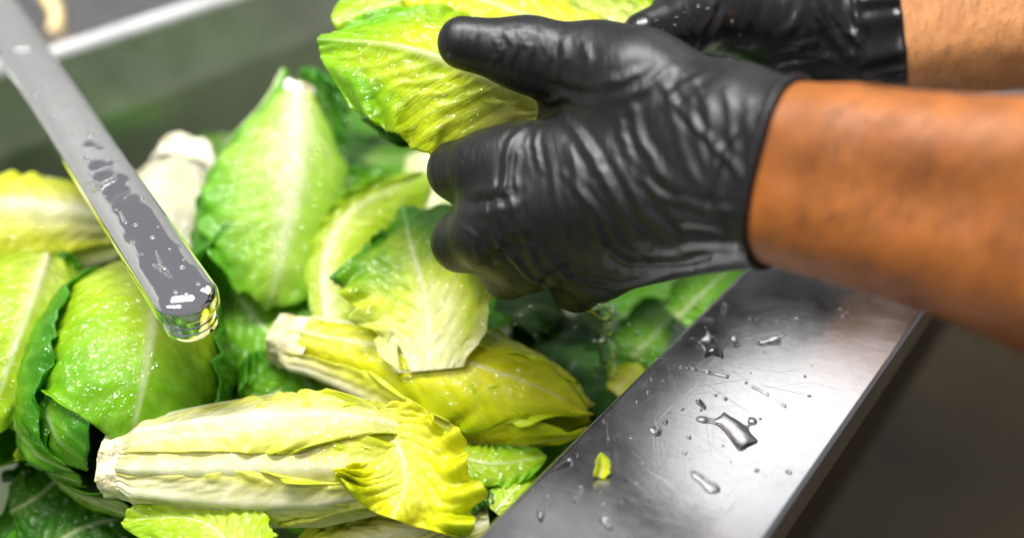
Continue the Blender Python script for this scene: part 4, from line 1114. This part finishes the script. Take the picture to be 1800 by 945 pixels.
for x, y, r in [(95, 205, 1.1), (160, 240, 1.6), (130, 238, .8), (176, 225, .7), (190, 285, 1.0), (210, 283, .9), (185, 345, .7), (205, 370, .8), (240, 398, 1.0), (255, 348, .9), (235, 425, .8), (250, 447, .7), (270, 420, 1.0), (322, 472, 1.2), (330, 455, .8), (300, 440, .7), (350, 500, .9), (310, 515, .9),
                (120, 190, .8), (60, 120, .9), (105, 165, .7), (85, 135, .8), (225, 320, .7), (180, 260, .6), (280, 400, .7), (330, 520, .7)]:
    a, b = sp_px(x, y)
    if abs(b) > 0.0065: b = math.copysign(0.0065, b)
    puddle('water_drop', sp_frame(a, b), [(0, 0, 0.0004, 0.0003, r * mm, r * mm)], r * 0.8 * mm, 'small bead of water on the flat chrome spout', 'small water beads on the chrome spout', 0.0003)

# leaf scrap on the rim
o = leaf('leaf_scrap', [PH(1052, 838, 0.001), PH(1058, 818, 0.004), PH(1056, 795, 0.0075)], [0.0022, 0.0034, 0.0030, 0.0009], normal=(0.3, -0.8, 0.6), cup=0.9, pal='yellow', rib=0.2, ribh=0.0003, seed=91, g=(-0.3, 0.9), nu=24, nv=16, crinkle=0.0003, ruffle=0.0005)
tag(o, 'tiny yellow green scrap of leaf stuck on the wet steel rim', 'leaf scrap')
# trickle of water and flying drops under the hand
pts = spline([P(1050, 535, 0.40), P(1062, 575, 0.415), P(1068, 615, 0.43), P(1064, 655, 0.437)], np.linspace(0, 1, 40))
tv = []; tf = []
for i in range(40):
    r = 0.0030 + 0.0016 * math.sin(i * 0.55) + 0.0016 * math.sin(i * 0.23 + 1)
    for k in range(16):
        a = 2 * math.pi * k / 16
        rr = r * (1 + 0.35 * math.cos(2 * a + i * 0.35))
        tv.append(pts[i] + rr * npv((math.cos(a), 0.6 * math.sin(a), 0.5 * math.sin(a))))
for i in range(39):
    for k in range(16): tf.append((i * 16 + k, i * 16 + (k + 1) % 16, i * 16 + 16 + (k + 1) % 16, i * 16 + 16 + k))
o = mesh_obj('water_trickle', np.array(tv), tf, DROP)
tag(o, 'twisting trickle of clear water falling from the gloved fist', 'water')
def ball(c, r, name, label, group, cat='water drop'):
    v = []; f = []; n, m_ = 14, 8
    for i in range(m_ + 1):
        for k in range(n):
            a, b = 2 * math.pi * k / n, math.pi * i / m_
            v.append((c.x + r * math.sin(b) * math.cos(a), c.y + r * math.sin(b) * math.sin(a), c.z + r * 1.1 * math.cos(b)))
    for i in range(m_):
        for k in range(n): f.append((i * n + k, i * n + (k + 1) % n, (i + 1) * n + (k + 1) % n, (i + 1) * n + k))
    return tag(mesh_obj(name, v, f, DROP), label, cat, group)
for x, y, r, Z in [(915, 555, 1.5, .42), (932, 540, 1.6, .42), (905, 570, 1.0, .42), (880, 560, .8, .41), (895, 585, .9, .42), (1085, 552, 1.6, .41), (1120, 586, 1.6, .42), (1045, 600, 1.5, .42), (1095, 610, 1.7, .43), (1078, 628, 1.5, .43), (1105, 570, 1.1, .41), (1060, 560, 1.3, .40), (1010, 575, .9, .42), (895, 605, 1.2, .42), (940, 590, .8, .42)]:
    ball(P(x, y, Z), r * 0.7 * mm, 'water_drop', 'clear drop of water flying under the gloved fist', 'falling drops under the fist')
ball(PH(786, 919, -0.046), 0.0034, 'air_bubble', 'clear round bubble on the pale stalk at the bottom edge', None, 'bubble')
# beads on the far glove's thumb
tmp = V + Nr * disp[:, None]; idx = np.where(front)[0]
for x, y, r in [(1185, 46, 1.0), (1153, 37, .8), (1243, 18, 1.0), (1227, 12, .9), (1190, 30, .9), (1285, 40, 1.4), (1300, 60, .9), (1297, 3, 1.2), (1282, 32, 1.2), (1205, 22, .6), (1165, 55, .6), (1130, 48, 1.1), (1147, 62, .8)]:
    i = idx[np.argmin(((PX[idx] - npv((x, y))) ** 2).sum(1))]
    ball(Vector(tmp[i]), r * mm * 0.8, 'water_drop', 'tiny bead of water on the wet glove at the back', 'water beads on the back glove')
